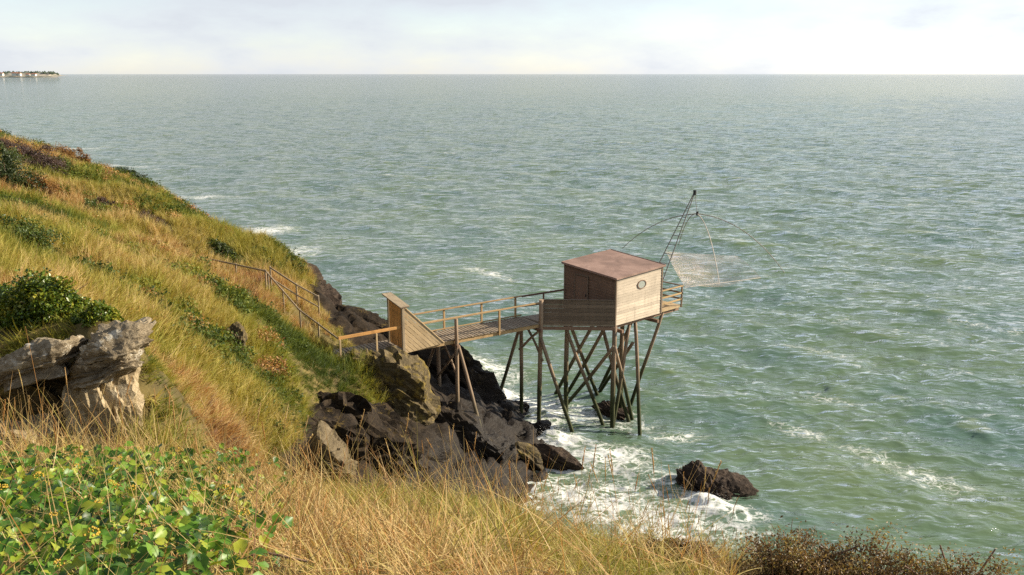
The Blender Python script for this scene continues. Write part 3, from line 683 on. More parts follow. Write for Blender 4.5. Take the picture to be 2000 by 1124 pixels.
# ------------------------------------------------------------------ footbridge
G0 = Vector((-4.72, 36.72, 0)); BU = Vector((0.831, 0.556, 0)).normalized(); BN = Vector((-BU.y, BU.x, 0)); BW = 1.55; BL = 7.29
def bp(s, v, z): return G0 + BU * s + BN * v + UP * z
fb = empty('footbridge', bp(3, BW / 2, 0)); tag(fb, 'narrow plank footbridge on trestles leading from the cliff to the hut', 'footbridge')
pm = [box_mesh('plank', 0.128, BW + 0.06, 0.032, 0.005, 0.003) for _ in range(4)]
for m_ in pm: m_.materials.append(M_deck)
s_ = -3.0; i = 0
Mb = Matrix((BU, BN, UP)).transposed().to_4x4()
while s_ < BL - 0.05:
    o = new_obj('plank', pm[i % 4], None, fb); M = Mb.copy(); M.translation = bp(s_, BW / 2 + random.uniform(-0.012, 0.012), ZF - 0.016 + random.uniform(-0.003, 0.003))
    setw(o, M @ Matrix.Rotation(random.uniform(-0.012, 0.012), 4, 'Z')); s_ += 0.172; i += 1
for v in (0.06, BW - 0.06):
    beam('stringer', bp(-3.0, v, ZF - 0.125), bp(BL, v, ZF - 0.125), 0.075, 0.18, M_rail, fb)
RH = 0.98
beam('handrail', bp(0.9, 0, ZF + RH), bp(BL - 0.05, 0, ZF + RH + 0.04), 0.10, 0.055, M_rail, fb)
beam('handrail', bp(0.05, BW, ZF + RH), bp(BL, BW, ZF + RH + 0.04), 0.10, 0.055, M_rail, fb)
beam('kick_rail', bp(0.05, BW + 0.01, ZF + 0.06), bp(BL, BW + 0.01, ZF + 0.06), 0.035, 0.06, M_rail, fb)
beam('middle_rail', bp(0.05, BW + 0.02, ZF + 0.5), bp(BL, BW + 0.02, ZF + 0.52), 0.03, 0.075, M_rail, fb)
for s_ in (4.95,): beam('rail_post', bp(s_, -0.04, ZF - 0.2), bp(s_, -0.04, ZF + RH), 0.07, 0.09, M_rail, fb, up=BU)
for s_ in (2.95, 5.0, 6.95): beam('rail_post', bp(s_, BW + 0.05, ZF - 0.2), bp(s_, BW + 0.05, ZF + RH), 0.07, 0.09, M_rail, fb, up=BU)
# trestles
s1 = 2.62
n1 = bp(s1, -0.09, 0); f1 = bp(s1, BW + 0.06, 0)
pole('trestle_leg', n1 + UP * (ZF + RH), n1 + UP * 0.9, 0.085, 0.095, M_pile, fb, seed=40, wob=0.01)
pole('trestle_leg', f1 + UP * (ZF - 0.2), f1 + UP * 1.2, 0.085, 0.095, M_pile, fb, seed=41, wob=0.01)
pole('trestle_brace', bp(s1 + 0.12, -0.05, ZF - 0.3), sink(bp(s1, 0, 5), aty(945, 862, 36.0), 0.2), 0.075, 0.085, M_pile, fb, seed=42)
pole('trestle_brace', bp(s1 - 0.05, BW + 0.1, ZF - 0.4), sink(bp(s1, BW, 5), aty(828, 747, 40.4), 0.4), 0.07, 0.08, M_pile, fb, seed=43)
pole('trestle_brace', bp(s1 + 0.1, BW, ZF - 0.25), bp(s1 + 0.1, -0.02, ZF - 1.9), 0.05, 0.055, M_pile, fb, seed=44)
pole('trestle_brace', bp(s1 - 0.1, -0.02, ZF - 0.7), bp(s1 - 0.1, BW, ZF - 2.2), 0.05, 0.055, M_pile, fb, seed=45)
beam('cross_bearer', bp(s1, -0.25, ZF - 0.29), bp(s1, BW + 0.25, ZF - 0.29), 0.12, 0.14, M_dark, fb)
s2 = BL + 0.02
n2p = bp(s2, -0.06, 0); f2p = bp(s2, BW + 0.06, 0)
pole('trestle_leg', n2p + UP * (ZF + 1.17), n2p + UP * -1.0 + Vector((-0.06, 0.5, 0)), 0.105, 0.115, M_pile, fb, seed=46, wob=0.012)
pole('trestle_leg', f2p + UP * (ZF - 0.1), f2p + UP * -1.0, 0.095, 0.105, M_pile, fb, seed=47, wob=0.012)
pole('trestle_brace', f2p + UP * (ZF - 0.3), sink(f2p + UP * 5, atz(973, 777, 0.15), 0.8), 0.085, 0.10, M_pile, fb, seed=48)
pole('trestle_brace', n2p + UP * (ZF - 0.75), sink(n2p + UP * 5, atz(1121, 851, 0.0), 0.8), 0.085, 0.10, M_pile, fb, seed=49)
pole('trestle_brace', f2p + UP * (ZF - 0.2) + BU * 0.12, n2p + UP * (ZF - 1.9) + BU * 0.12, 0.06, 0.065, M_pile, fb, seed=50)
pole('trestle_brace', n2p + UP * (ZF - 0.35) - BU * 0.12, f2p + UP * (ZF - 1.7) - BU * 0.12, 0.06, 0.065, M_pile, fb, seed=51)
beam('cross_bearer', bp(s2 - 0.12, -0.3, ZF - 0.29), bp(s2 - 0.12, BW + 0.3, ZF - 0.29), 0.12, 0.14, M_dark, fb)
# landing end: rail of new wood on the near side, short props
beam('landing_handrail', bp(-2.95, -0.02, ZF + 0.98), bp(-0.1, -0.02, ZF + 1.0), 0.05, 0.13, M_new, fb)
for s_ in (-2.9, -1.25): beam('rail_post', bp(s_, -0.05, ZF - 0.35), bp(s_, -0.05, ZF + 0.92), 0.055, 0.07, M_pale, fb, up=BU)
beam('prop', bp(-0.55, 0.3, ZF - 0.2), bp(-0.55, 0.3, ZF - 1.5), 0.06, 0.06, M_rail, fb, up=BU)

# ------------------------------------------------------------------ gate at the landward end
GW = 1.2
gt = empty('gate', bp(0, GW / 2, ZF)); tag(gt, 'tall orange plank gate with a slanted side screen across the footbridge', 'gate')
beam('gate_post', bp(0, -0.07, ZF - 1.0), bp(0, -0.07, ZF + 1.92), 0.12, 0.12, M_fence, gt, up=BU)
beam('gate_post', bp(0, GW + 0.07, ZF - 0.8), bp(0, GW + 0.07, ZF + 2.1), 0.12, 0.12, M_fence, gt, up=BU)
nb = 8; bw = (GW - 0.02) / nb
for i in range(nb):
    v0 = 0.01 + i * bw; beam('door_board', bp(-0.02, v0 + bw / 2, ZF + 0.04), bp(-0.02, v0 + bw / 2, ZF + 1.88 + 0.09 * (i + 0.5) / nb), bw - 0.012, 0.03, M_new, gt, up=BU)
for z in (0.35, 1.55): beam('door_brace', bp(0.02, 0.03, ZF + z), bp(0.02, GW - 0.03, ZF + z), 0.035, 0.1, M_new, gt)
a, b = bp(-0.02, -0.34, ZF + 1.93), bp(-0.02, GW + 0.24, ZF + 2.17)
cap = beam('gate_roof', a, b, 0.42, 0.05, M_parap, gt)
beam('roof_lip', a + UP * 0.035, b + UP * 0.035, 0.46, 0.016, M_fence, cap)
# side screen: boards laid parallel to the sloping edge
A2 = (0.07, 1.86); B2 = (1.98, -0.06); C2 = (0.07, -0.20)
d2 = Vector((B2[0] - A2[0], B2[1] - A2[1])).normalized(); q2 = Vector((-d2.y, d2.x)) * -1
if q2.dot(Vector((C2[0] - A2[0], C2[1] - A2[1]))) < 0: q2 = -q2
tot = q2.dot(Vector((C2[0] - A2[0], C2[1] - A2[1]))); nbd = 9
for i in range(nbd):
    f0 = i / nbd + 0.006; f1_ = (i + 1) / nbd - 0.006
    def on(f, e):
        P_, Q_ = (A2, C2) if e == 0 else (B2, C2); return (P_[0] + (Q_[0] - P_[0]) * f, P_[1] + (Q_[1] - P_[1]) * f)
    quad = [on(f0, 0), on(f0, 1), on(f1_, 1), on(f1_, 0)]
    pts = [bp(s, -0.075, ZF + z) for s, z in quad]
    o = poly_slab('screen_board', pts, -BN, 0.026, M_pale, gt)
    x = (pts[1] - pts[0]).normalized(); M = Matrix((x, BN, x.cross(BN))).transposed().to_4x4(); M.translation = pts[0]
    o.data.transform(M.inverted()); setw(o, M)
beam('screen_edge', bp(A2[0], -0.065, ZF + A2[1] + 0.03), bp(B2[0] + 0.02, -0.065, ZF + B2[1] + 0.02), 0.08, 0.045, M_pale, gt)

# ------------------------------------------------------------------ mast and lift net
mast = empty('mast', hp(HW + 1.15, 1.7, ZF)); tag(mast, 'tapering ladder shaped metal mast leaning out over the sea beside the hut', 'mast')
mt = aty(1357, 377, 48.0); ma = hp(4.6, 1.25, ZF); mb = hp(4.6, 2.15, ZF)
tube('mast_leg', [ma, mt], 0.028, M_metal, mast); tube('mast_leg', [mb, mt + Vector((-0.02, 0.05, 0))], 0.028, M_metal, mast)
for i in range(1, 11):
    t = i * 0.085; tube('rung', [ma.lerp(mt, t), mb.lerp(mt, t)], 0.018, M_metal, mast)
tube('mast_head', [mt - UP * 0.12, mt + UP * 0.14], 0.09, M_black, mast)
net = empty('lift_net', aty(1362, 418, 48.0)); tag(net, 'square fishing net hanging from four bowed ribs beyond the hut', 'net')
hub = aty(1362, 418, 48.0)
tube('hoist_rope', [mt, hub], 0.012, M_rope, net); tube('hub', [hub + UP * 0.12, hub - UP * 0.1], 0.07, M_black, net)
ends = [aty(1532, 533, 47.6), aty(1405, 555, 44.6), aty(1215, 486, 48.6), aty(1325, 480, 51.4)]
for i, e in enumerate(ends):
    pts = []
    c1 = Vector((hub.x + (e.x - hub.x) * 0.55, hub.y + (e.y - hub.y) * 0.55, hub.z + 0.12 - 0.12 * (hub.z - e.z)))
    for j in range(17):
        t = j / 16; pts.append(hub * (1 - t) ** 2 + c1 * 2 * t * (1 - t) + e * t * t)
    tube('rib', pts, 0.025, M_ribpale if i == 1 else M_rope, net, 6, 0.017)
k = NM('fine_net'); v = k.coord('UV', (1, 1, 1))
wa = []
for ax in (0, 1):
    sp = k.n('ShaderNodeSeparateXYZ'); k.l(v, sp.inputs[0])
    fr = k.math('FRACT', k.math('MULTIPLY', sp.outputs[ax], 140)); wa.append(k.math('LESS_THAN', fr, 0.10))
den = k.mrange(k.noise(v, 3.0, 4), 0.35, 0.7, 0.55, 1.0)
al = k.math('MULTIPLY', k.math('MAXIMUM', wa[0], wa[1]), den)
p = k.principled((0.80, 0.58, 0.47), 0.8); tr = k.n('ShaderNodeBsdfTransparent'); ms = k.n('ShaderNodeMixShader')
k.l(al, ms.inputs[0]); k.l(tr.outputs[0], ms.inputs[1]); k.l(p.outputs[0], ms.inputs[2]); M_net = k.finish(ms)
c00, c10, c11, c01 = aty(1338, 562, 44.4), aty(1486, 543, 47.0), aty(1440, 500, 51.0), aty(1300, 492, 50.5)
nu, nv = 40, 30; V = []; UV = []
for j in range(nv + 1):
    for i in range(nu + 1):
        a_, b_ = i / nu, j / nv
        P = c00 * (1 - a_) * (1 - b_) + c10 * a_ * (1 - b_) + c11 * a_ * b_ + c01 * (1 - a_) * b_
        P = P - UP * (0.95 * math.sin(math.pi * a_) * math.sin(math.pi * b_) ** 0.8 + 0.06 * math.sin(9 * a_ + 4 * b_) * math.sin(math.pi * b_)) + UP * 0.0
        V.append(tuple(P)); UV.append((a_, b_))
F = [(j * (nu + 1) + i, j * (nu + 1) + i + 1, (j + 1) * (nu + 1) + i + 1, (j + 1) * (nu + 1) + i) for j in range(nv) for i in range(nu)]
me = bpy.data.meshes.new('netting'); me.from_pydata(V, [], F); ul = me.uv_layers.new(name='UVMap')
for lp in me.loops: ul.data[lp.index].uv = UV[lp.vertex_index]
for p_ in me.polygons: p_.use_smooth = True
new_obj('netting', me, M_net, net)
tube('net_rope', [V[i] for i in range(nu + 1)], 0.014, M_ribpale, net)
tube('net_rope', [V[j * (nu + 1) + nu] for j in range(nv + 1)], 0.010, M_ribpale, net)

# ------------------------------------------------------------------ handrails of the path down the slope
def fence(name, label, tops, posts, h=1.0, low=None, mat=M_fence):
    e = empty(name, (tops[0].x, tops[0].y, tops[0].z - h)); tag(e, label, 'handrail')
    for a, b in zip(tops[:-1], tops[1:]):
        beam('rail', a, b, 0.04, 0.07, mat, e)
        if low: beam('lower_rail', a - UP * low, b - UP * low, 0.035, 0.06, mat, e)
    for (i, t) in posts:
        a = tops[i].lerp(tops[min(i + 1, len(tops) - 1)], t)
        g = min(hz(a.x, a.y), a.z - 0.5); beam('post', Vector((a.x, a.y + 0.05, g - 0.3)), Vector((a.x, a.y + 0.05, a.z + 0.05)), 0.06, 0.06, mat, e, up=Vector((1, 0, 0)))
    return e
fence('path_handrail', 'upper handrail running level through the grass towards the head of the steps', [atz(403, 505, 8.3), atz(520, 530, 8.25)], [(0, 0.03), (0, 0.5), (0, 0.98)])
fence('path_handrail', 'near handrail bending down the slope to the plank landing', [atz(520, 531, 8.25), atz(585, 606, 7.0), bp(-2.98, -0.02, ZF + 0.98)], [(0, 0.04), (0, 0.5), (1, 0.0), (1, 0.5)])
fence('path_handrail', 'two railed seaward handrail beside the crags', [atz(526, 522, 8.3), atz(578, 556, 7.5), atz(622, 580, 6.85)], [(0, 0.02), (1, 0.0), (1, 0.98)], 1.0, 0.5)
# ------------------------------------------------------------------ vegetation
GRASS_STOPS = [(0.0, (0.030, 0.050, 0.010)), (0.20, (0.075, 0.110, 0.014)), (0.38, (0.21, 0.215, 0.026)), (0.55, (0.34, 0.28, 0.055)), (0.72, (0.46, 0.335, 0.15)), (0.86, (0.36, 0.17, 0.045)), (1.0, (0.13, 0.075, 0.05))]
def grass_mat(name, trans=0.35):
    k = NM(name)
    a = k.attr('tint', True).outputs['Fac']; isl = k.n('ShaderNodeNewGeometry').outputs['Random Per Island']
    t = k.math('ADD', a, k.math('MULTIPLY', k.math('SUBTRACT', isl, 0.5), 0.26))
    col = k.ramp(t, GRASS_STOPS)
    p = k.principled(col, 0.6, None, 0.25); tr = k.n('ShaderNodeBsdfTranslucent'); k.l(k.mix(1.0, col, (1.12, 1.0, 0.7), 'MULTIPLY'), tr.inputs['Color'])
    ms = k.n('ShaderNodeMixShader'); ms.inputs[0].default_value = trans
    k.l(p.outputs[0], ms.inputs[1]); k.l(tr.outputs[0], ms.inputs[2]); return k.finish(ms)
M_grass = grass_mat('grass_blades')
SRC = {}
def tuft(seed, nb, ln, wd, spread, th0, bend, seg=4, lie=0.0):
    rng = np.random.default_rng(seed); V = []; F = []
    for b in range(nb):
        az = rng.uniform(0, 2 * math.pi); r0 = spread * math.sqrt(rng.uniform(0, 1)); x0, y0 = r0 * math.cos(az * 1.7), r0 * math.sin(az * 1.7)
        l = ln * rng.uniform(0.55, 1.15); t0 = abs(rng.normal(0, th0)) + (lie if rng.uniform() < 0.3 else 0); bd = bend * rng.uniform(0.3, 1.5); w_ = wd * rng.uniform(0.7, 1.2)
        px, py, pz = x0, y0, -0.03; sx, sy = -math.sin(az), math.cos(az); tw = rng.uniform(-0.5, 0.5)
        o = len(V)
        for s in range(seg + 1):
            t = s / seg; hw = w_ * 0.5 * (1 - t ** 1.6 * 0.92)
            V.append((px - sx * hw, py - sy * hw, pz + tw * hw)); V.append((px + sx * hw, py + sy * hw, pz - tw * hw))
            a = t0 + bd * t; st = l / seg
            px += math.sin(a) * math.cos(az) * st; py += math.sin(a) * math.sin(az) * st; pz += math.cos(a) * st
        F += [(o + 2 * s, o + 2 * s + 1, o + 2 * s + 3, o + 2 * s + 2) for s in range(seg)]
    return mesh_np('tuft', V, F, True)
def source(cname, meshes, mat):
    c = bpy.data.collections.new(cname)
    for i, m_ in enumerate(meshes):
        m_.materials.append(mat); o = bpy.data.objects.new('%s_piece_%02d' % (cname, i), m_); c.objects.link(o)
    return c
def scatter(name, P, E, scl, idx, tint, coll):
    me = bpy.data.meshes.new(name); me.vertices.add(len(P)); me.vertices.foreach_set('co', np.asarray(P, np.float32).ravel())
    add_attr(me, 'rot', E, typ='FLOAT_VECTOR'); add_attr(me, 'scl', scl); add_attr(me, 'idx', idx, typ='INT'); add_attr(me, 'tint', tint)
    o = new_obj(name, me)
    g = bpy.data.node_groups.new(name + '_nodes', 'GeometryNodeTree')
    g.interface.new_socket('Geometry', in_out='INPUT', socket_type='NodeSocketGeometry'); g.interface.new_socket('Geometry', in_out='OUTPUT', socket_type='NodeSocketGeometry')
    gi = g.nodes.new('NodeGroupInput'); go = g.nodes.new('NodeGroupOutput'); ip = g.nodes.new('GeometryNodeInstanceOnPoints')
    ci = g.nodes.new('GeometryNodeCollectionInfo'); ci.inputs['Collection'].default_value = coll; ci.inputs['Separate Children'].default_value = True; ci.inputs['Reset Children'].default_value = True
    def na(nm, ty):
        n = g.nodes.new('GeometryNodeInputNamedAttribute'); n.data_type = ty; n.inputs['Name'].default_value = nm; return n.outputs['Attribute']
    ip.inputs['Pick Instance'].default_value = True
    lk = g.links.new
    lk(gi.outputs[0], ip.inputs['Points']); lk(ci.outputs[0], ip.inputs['Instance']); lk(na('idx', 'INT'), ip.inputs['Instance Index'])
    lk(na('rot', 'FLOAT_VECTOR'), ip.inputs['Rotation']); lk(na('scl', 'FLOAT'), ip.inputs['Scale']); lk(ip.outputs[0], go.inputs[0])
    md = o.modifiers.new('scatter', 'NODES'); md.node_group = g
    return o
def lean_euler(dirx, diry, tilt, spin):
    """Euler XYZ of: spin about own axis, then tip by tilt towards (dirx, diry)"""
    n = len(dirx); c, s = np.cos(tilt), np.sin(tilt); az = np.arctan2(diry, dirx)
    ca, sa = np.cos(az), np.sin(az); cs, ss = np.cos(spin), np.sin(spin)
    Rz = np.zeros((n, 3, 3)); Rz[:, 0, 0] = ca; Rz[:, 0, 1] = -sa; Rz[:, 1, 0] = sa; Rz[:, 1, 1] = ca; Rz[:, 2, 2] = 1
    Ry = np.zeros((n, 3, 3)); Ry[:, 0, 0] = c; Ry[:, 0, 2] = s; Ry[:, 1, 1] = 1; Ry[:, 2, 0] = -s; Ry[:, 2, 2] = c
    Rs = np.zeros((n, 3, 3)); Rs[:, 0, 0] = cs; Rs[:, 0, 1] = -ss; Rs[:, 1, 0] = ss; Rs[:, 1, 1] = cs; Rs[:, 2, 2] = 1
    M = Rz @ Ry @ Rs
    ey = np.arcsin(np.clip(-M[:, 2, 0], -1, 1)); ex = np.arctan2(M[:, 2, 1], M[:, 2, 2]); ez = np.arctan2(M[:, 1, 0], M[:, 0, 0])
    return np.stack([ex, ey, ez], 1)
def grad(x, y, e=0.4):
    return (gsample(ZG, x + e, y) - gsample(ZG, x - e, y)) / (2 * e), (gsample(ZG, x, y + e) - gsample(ZG, x, y - e)) / (2 * e)
rng = np.random.default_rng(7)
def patch_at(x, y, px, py, Y, rx, ry):
    c = aty(px, py, Y); return np.exp(-(((x - c.x) / rx) ** 2 + ((y - c.y) / ry) ** 2))

# ground taken by shrubs
BUSHES = []
for (qx, qy, qY, qw, qd) in [(18, 385, 41, 3.6, 3.0), (40, 330, 49, 6.5, 4.0), (95, 345, 47, 3.5, 3.0), (85, 385, 42, 2.8, 2.4), (150, 345, 55, 3.5, 2.5), (228, 362, 57, 4.5, 3.0), (265, 385, 55, 3.0, 2.4), (130, 312, 61, 3.6, 2.4), (183, 435, 42, 1.5, 1.3), (205, 410, 43.5, 1.6, 1.2), (290, 462, 44, 2.2, 1.8), (432, 508, 45.0, 2.4, 1.4), (425, 552, 40.0, 1.7, 1.3), (45, 482, 24.5, 3.6, 2.0), (345, 400, 56, 2.6, 1.8), (350, 600, 27.0, 0.8, 0.8), (90, 640, 15.2, 2.7, 1.6), (10, 600, 15.6, 1.8, 1.4), (200, 640, 14.6, 0.9, 0.8)]:
    q = aty(qx, qy, qY); BUSHES.append((q.x, q.y, qw * 0.45, qd * 0.45))
# hillside grass
N = 90000
x = rng.uniform(-48, 1, N); y = 9.0 + (70 - 9.0) * rng.uniform(0, 1, N) ** 1.25
z = gsample(ZG, x, y); rm = gsample(RG, x, y); gx_, gy_ = grad(x, y)
px, py, dp = proj_np(np.stack([x, y, z], 1))
vd = -(x * -gx_ + y * -gy_ + (z - EYE)) / np.sqrt(x * x + y * y + (z - EYE) ** 2)      # facing the viewer's side of the hill
deck = np.abs((x - G0.x) * BU.x + (y - G0.y) * BU.y + 0.4) ; dn_ = (x - G0.x) * BN.x + (y - G0.y) * BN.y
ondeck = ((x - G0.x) * BU.x + (y - G0.y) * BU.y > -2.6) & (dn_ > -0.15) & (dn_ < 1.7) & ((x - G0.x) * BU.x + (y - G0.y) * BU.y < 9)
def seg_d(x, y, a, b):
    ax, ay = a; bx, by = b; t = np.clip(((x - ax) * (bx - ax) + (y - ay) * (by - ay)) / ((bx - ax) ** 2 + (by - ay) ** 2), 0, 1)
    return np.hypot(x - ax - t * (bx - ax), y - ay - t * (by - ay))
pth = np.minimum(seg_d(x, y, (-7.2, 35.9), (-9.0, 38.4)), seg_d(x, y, (-9.0, 38.4), (-11.0, 40.2)))
ok = (rm + 0.45 * n2(x, y, 0.9, 3, 61) < 0.45) & (z > 2.5) & (px > -120) & (px < 2100) & (py < 1300) & (vd > -0.25) & ~ondeck & (pth > 0.35)
ocl = (np.hypot((x - oc.location.x) / 1.25, (y - 13.4) / 0.85) < 1)
ok &= ~ocl & ~((y < 12.6) & (x < -2)) & ~((x > -4.4) & (y < 19)) & ~((x > -5.6) & (y < 13.2)) & ~((y < 14.0) & (px < 265) & (py > 720))
for (qx, qy, qr, qs) in BUSHES: ok &= ~(np.hypot((x - qx) / qr, (y - qy) / qs) < 1)
x, y, z, gx_, gy_, px, py = [a[ok] for a in (x, y, z, gx_, gy_, px, py)]
n = len(x)
tint = 0.40 + 0.75 * n2(x, y, 0.16, 3, 11) + 0.65 * n2(x, y, 0.55, 3, 12) + rng.normal(0, 0.07, n)
for (qx, qy, Y, rx, ry, val, amt) in [(130, 465, 31, 3.2, 3.0, 0.69, 0.9), (300, 640, 22, 2.0, 2.2, 0.62, 0.6), (60, 310, 50, 4.0, 3.5, 0.95, 0.9), (85, 365, 43, 2.5, 3.0, 0.82, 0.8), (180, 400, 43, 4, 3, 0.72, 0.5),
                                      (300, 420, 45, 5, 3, 0.66, 0.5), (450, 640, 27.5, 2.2, 2.5, 0.64, 0.8), (570, 700, 31, 2.2, 2.4, 0.09, 0.95), (630, 715, 33.2, 2.2, 2.0, 0.06, 0.97), (550, 650, 34, 1.8, 2.0, 0.12, 0.9), (540, 780, 26.5, 1.4, 2.2, 0.16, 0.7),
                                      (400, 480, 46, 6, 3, 0.42, 0.6), (480, 500, 47, 4, 3, 0.40, 0.6), (520, 470, 52, 4, 3, 0.45, 0.5), (0, 270, 62, 8, 3, 0.5, 0.5), (420, 760, 21, 1.6, 2, 0.60, 0.6), (320, 760, 20, 1.2, 2, 0.28, 0.6),
                                      (360, 560, 29, 3, 3, 0.62, 0.5), (500, 820, 22.5, 1.0, 2, 0.52, 0.6), (250, 560, 24, 3, 2, 0.48, 0.6), (700, 700, 35.4, 1.2, 1.0, 0.36, 0.7), (600, 570, 43, 2.5, 2, 0.44, 0.6), (40, 500, 19, 3, 3, 0.58, 0.5)]:
    wq = amt * patch_at(x, y, qx, qy, Y, rx, ry); tint = tint * (1 - wq) + val * wq
tint = np.clip(tint, 0.02, 0.99)
slope = np.hypot(gx_, gy_); dx, dy = -gx_ / (slope + 1e-6), -gy_ / (slope + 1e-6)
wob = rng.normal(0, 0.5, n); ca, sa = np.cos(wob), np.sin(wob); dx, dy = dx * ca - dy * sa, dx * sa + dy * ca
tilt = np.clip(0.25 + 0.55 * np.clip(slope, 0, 1.3) + 0.25 * n2(x, y, 0.6, 2, 15) + rng.normal(0, 0.12, n), 0, 1.25)
scl = np.clip(0.95 + 0.9 * n2(x, y, 0.45, 3, 21), 0.4, 1.7) * rng.uniform(0.75, 1.2, n)
scl *= np.where(y < 24, 0.9, 1.0) * np.where(y > 50, 0.8, 1.0)
C_hill = source('hill_tufts', [tuft(100 + i, 34, 0.62, 0.014, 0.20, 0.30, 0.9) for i in range(5)] + [tuft(120 + i, 40, 0.42, 0.016, 0.22, 0.5, 0.7, 3) for i in range(3)], M_grass)
idx = np.where(tint < 0.3, rng.integers(5, 8, n), rng.integers(0, 8, n))
o = scatter('hillside_grass', np.stack([x, y, z], 1), lean_euler(dx, dy, tilt, rng.uniform(0, 6.28, n)), scl, idx, tint, C_hill)
tag(o, 'long golden and olive grass covering the headland slope', 'grass', None, 'stuff')

# foreground grass
M_straw = grass_mat('straw_blades', 0.3)
C_fg = source('foreground_tufts', [tuft(200 + i, 20, 0.38, 0.0062, 0.08, 0.6, 1.1, 6, 0.7) for i in range(5)] + [tuft(220 + i, 16, 0.30, 0.0068, 0.08, 1.0, 1.2, 6, 0.6) for i in range(4)], M_straw)
N = 27000
x = rng.uniform(-7.6, 6.5, N); y = rng.uniform(1.6, 12.7, N); z = gsample(ZG, x, y)
px, py, dp = proj_np(np.stack([x, y, z], 1))
wivy = np.clip(sstep(560, 330, px + 60 * n2(x, y, 1.5, 3, 71)) * sstep(860, 905, py), 0, 1)
ok = (px > -250) & (px < 2200) & (py < 1420) & (py > 700) & (rng.uniform(0, 1, N) > 0.72 * wivy) & (z > np.where(x < -3.2, 10.6, 11.6)) & ((y < 10.5) | (x < -3.2))
ok &= ~((px > 1420) & (rng.uniform(0, 1, N) < 0.8))
x, y, z, px, py = [a[ok] for a in (x, y, z, px, py)]; n = len(x)
tint = 0.68 + 0.16 * n2(x, y, 0.8, 3, 81) + rng.normal(0, 0.05, n)
tint -= 0.30 * sstep(1000, 1150, px) * sstep(-0.15, 0.2, n2(x, y, 1.4, 2, 82)) + 0.22 * sstep(0.1, 0.35, n2(x, y, 1.1, 3, 83))
tint = np.clip(tint + 0.16 * sstep(1250, 1450, px), 0.1, 0.9)
az = rng.normal(-0.4, 1.1, n); scl = rng.uniform(0.55, 1.15, n) * np.where(px > 1050, 0.66, 1.0) * np.where(y > 8.0, 0.9, 1.0)
scl *= np.where(y < 3.4, 0.72, 1.0) * (1 - 0.45 * sstep(4.5, 6.5, y))
o = scatter('foreground_grass', np.stack([x, y, z], 1), lean_euler(np.cos(az), np.sin(az), np.clip(rng.normal(0.3, 0.25, n), 0, 1.1), rng.uniform(0, 6.28, n)), scl, rng.integers(0, 9, n), tint, C_fg)
tag(o, 'dry straw coloured grass on the near cliff edge', 'grass', None, 'stuff')
# long fallen straws lying over everything
C_ly = source('fallen_straws', [tuft(240 + i, 5, 0.62, 0.0048, 0.10, 1.15, 0.35, 6, 0.2) for i in range(5)], M_straw)
N = 1500
x = rng.uniform(-5, 2.2, N); y = rng.uniform(2.0, 8.2, N); z = gsample(ZG, x, y); px, py, dp = proj_np(np.stack([x, y, z], 1))
ok = (z > 12.4) & (px > -150) & (px < 1350); x, y, z = x[ok], y[ok], z[ok]; n = len(x); az = rng.uniform(0, 6.28, n)
o = scatter('fallen_straw', np.stack([x, y, z + rng.uniform(0.06, 0.2, n)], 1), lean_euler(np.cos(az), np.sin(az), np.abs(rng.normal(0.2, 0.2, n)), rng.uniform(0, 6.28, n)), rng.uniform(0.5, 0.9, n), rng.integers(0, 5, n), np.clip(rng.normal(0.72, 0.05, n), 0.5, 0.85), C_ly)
tag(o, 'pale fallen straws lying across the ivy and near grass', 'grass', None, 'stuff')
# low scrub sprinkled over the slope
def clump(seed, nl, ls):
    r_ = np.random.default_rng(seed); u = r_.normal(size=(nl, 3)); u /= np.linalg.norm(u, axis=1)[:, None]; P = u * (r_.uniform(0.35, 1.0, nl) ** 0.6)[:, None] * np.array([0.5, 0.5, 0.42]); P[:, 2] = np.abs(P[:, 2])
    P *= (1 + 0.35 * vnoise(u * 2.5 + seed, seed))[:, None]
    nrm = r_.normal(size=(nl, 3)); nrm[:, 2] += 0.4; nrm /= np.linalg.norm(nrm, axis=1)[:, None]; a = np.cross(nrm, r_.normal(size=(nl, 3))); a /= np.linalg.norm(a, axis=1)[:, None]; b = np.cross(nrm, a); l_ = ls * r_.uniform(0.6, 1.4, nl)[:, None]
    V = np.stack([P - a * l_ * 0.5, P - b * l_ * 0.25, P + a * l_ * 0.5, P + b * l_ * 0.25], 1).reshape(-1, 3); return mesh_np('clump', V, np.arange(nl * 4).reshape(-1, 4))
C_sc = source('scrub_clumps', [clump(400 + i, 420, 0.085) for i in range(5)], M_grass)
N = 3800
x = rng.uniform(-46, -3, N); y = rng.uniform(18, 66, N); z = gsample(ZG, x, y); rm = gsample(RG, x, y); px, py, dp = proj_np(np.stack([x, y, z], 1))
pat = n2(x, y, 0.22, 3, 91); up_ = sstep(22, 38, y)
ok = (rm < 0.3) & (z > 5.5) & (px > -80) & (px < 760) & (pat > 0.17 - 0.14 * up_ - 0.10 * sstep(44, 58, y)) & (np.minimum(seg_d(x, y, (-7.2, 35.9), (-9.0, 38.4)), seg_d(x, y, (-9.0, 38.4), (-11.0, 40.2))) > 1.2)
x, y, z, px, py = x[ok], y[ok], z[ok], px[ok], py[ok]; n = len(x)
typ = n2(x, y, 0.3, 2, 95); tint = np.where(typ < -0.05, rng.normal(0.13, 0.05, n), np.where(typ < 0.18, rng.normal(0.84, 0.05, n), rng.normal(0.26, 0.06, n)))
o = scatter('hillside_scrub', np.stack([x, y, z - 0.03], 1), lean_euler(np.ones(n), np.zeros(n), np.full(n, 0.1), rng.uniform(0, 6.28, n)), rng.uniform(0.55, 1.45, n), rng.integers(0, 5, n), np.clip(tint, 0.02, 0.97), C_sc)
tag(o, 'low gorse and bracken scrub scattered through the hillside grass', 'scrub', None, 'stuff')
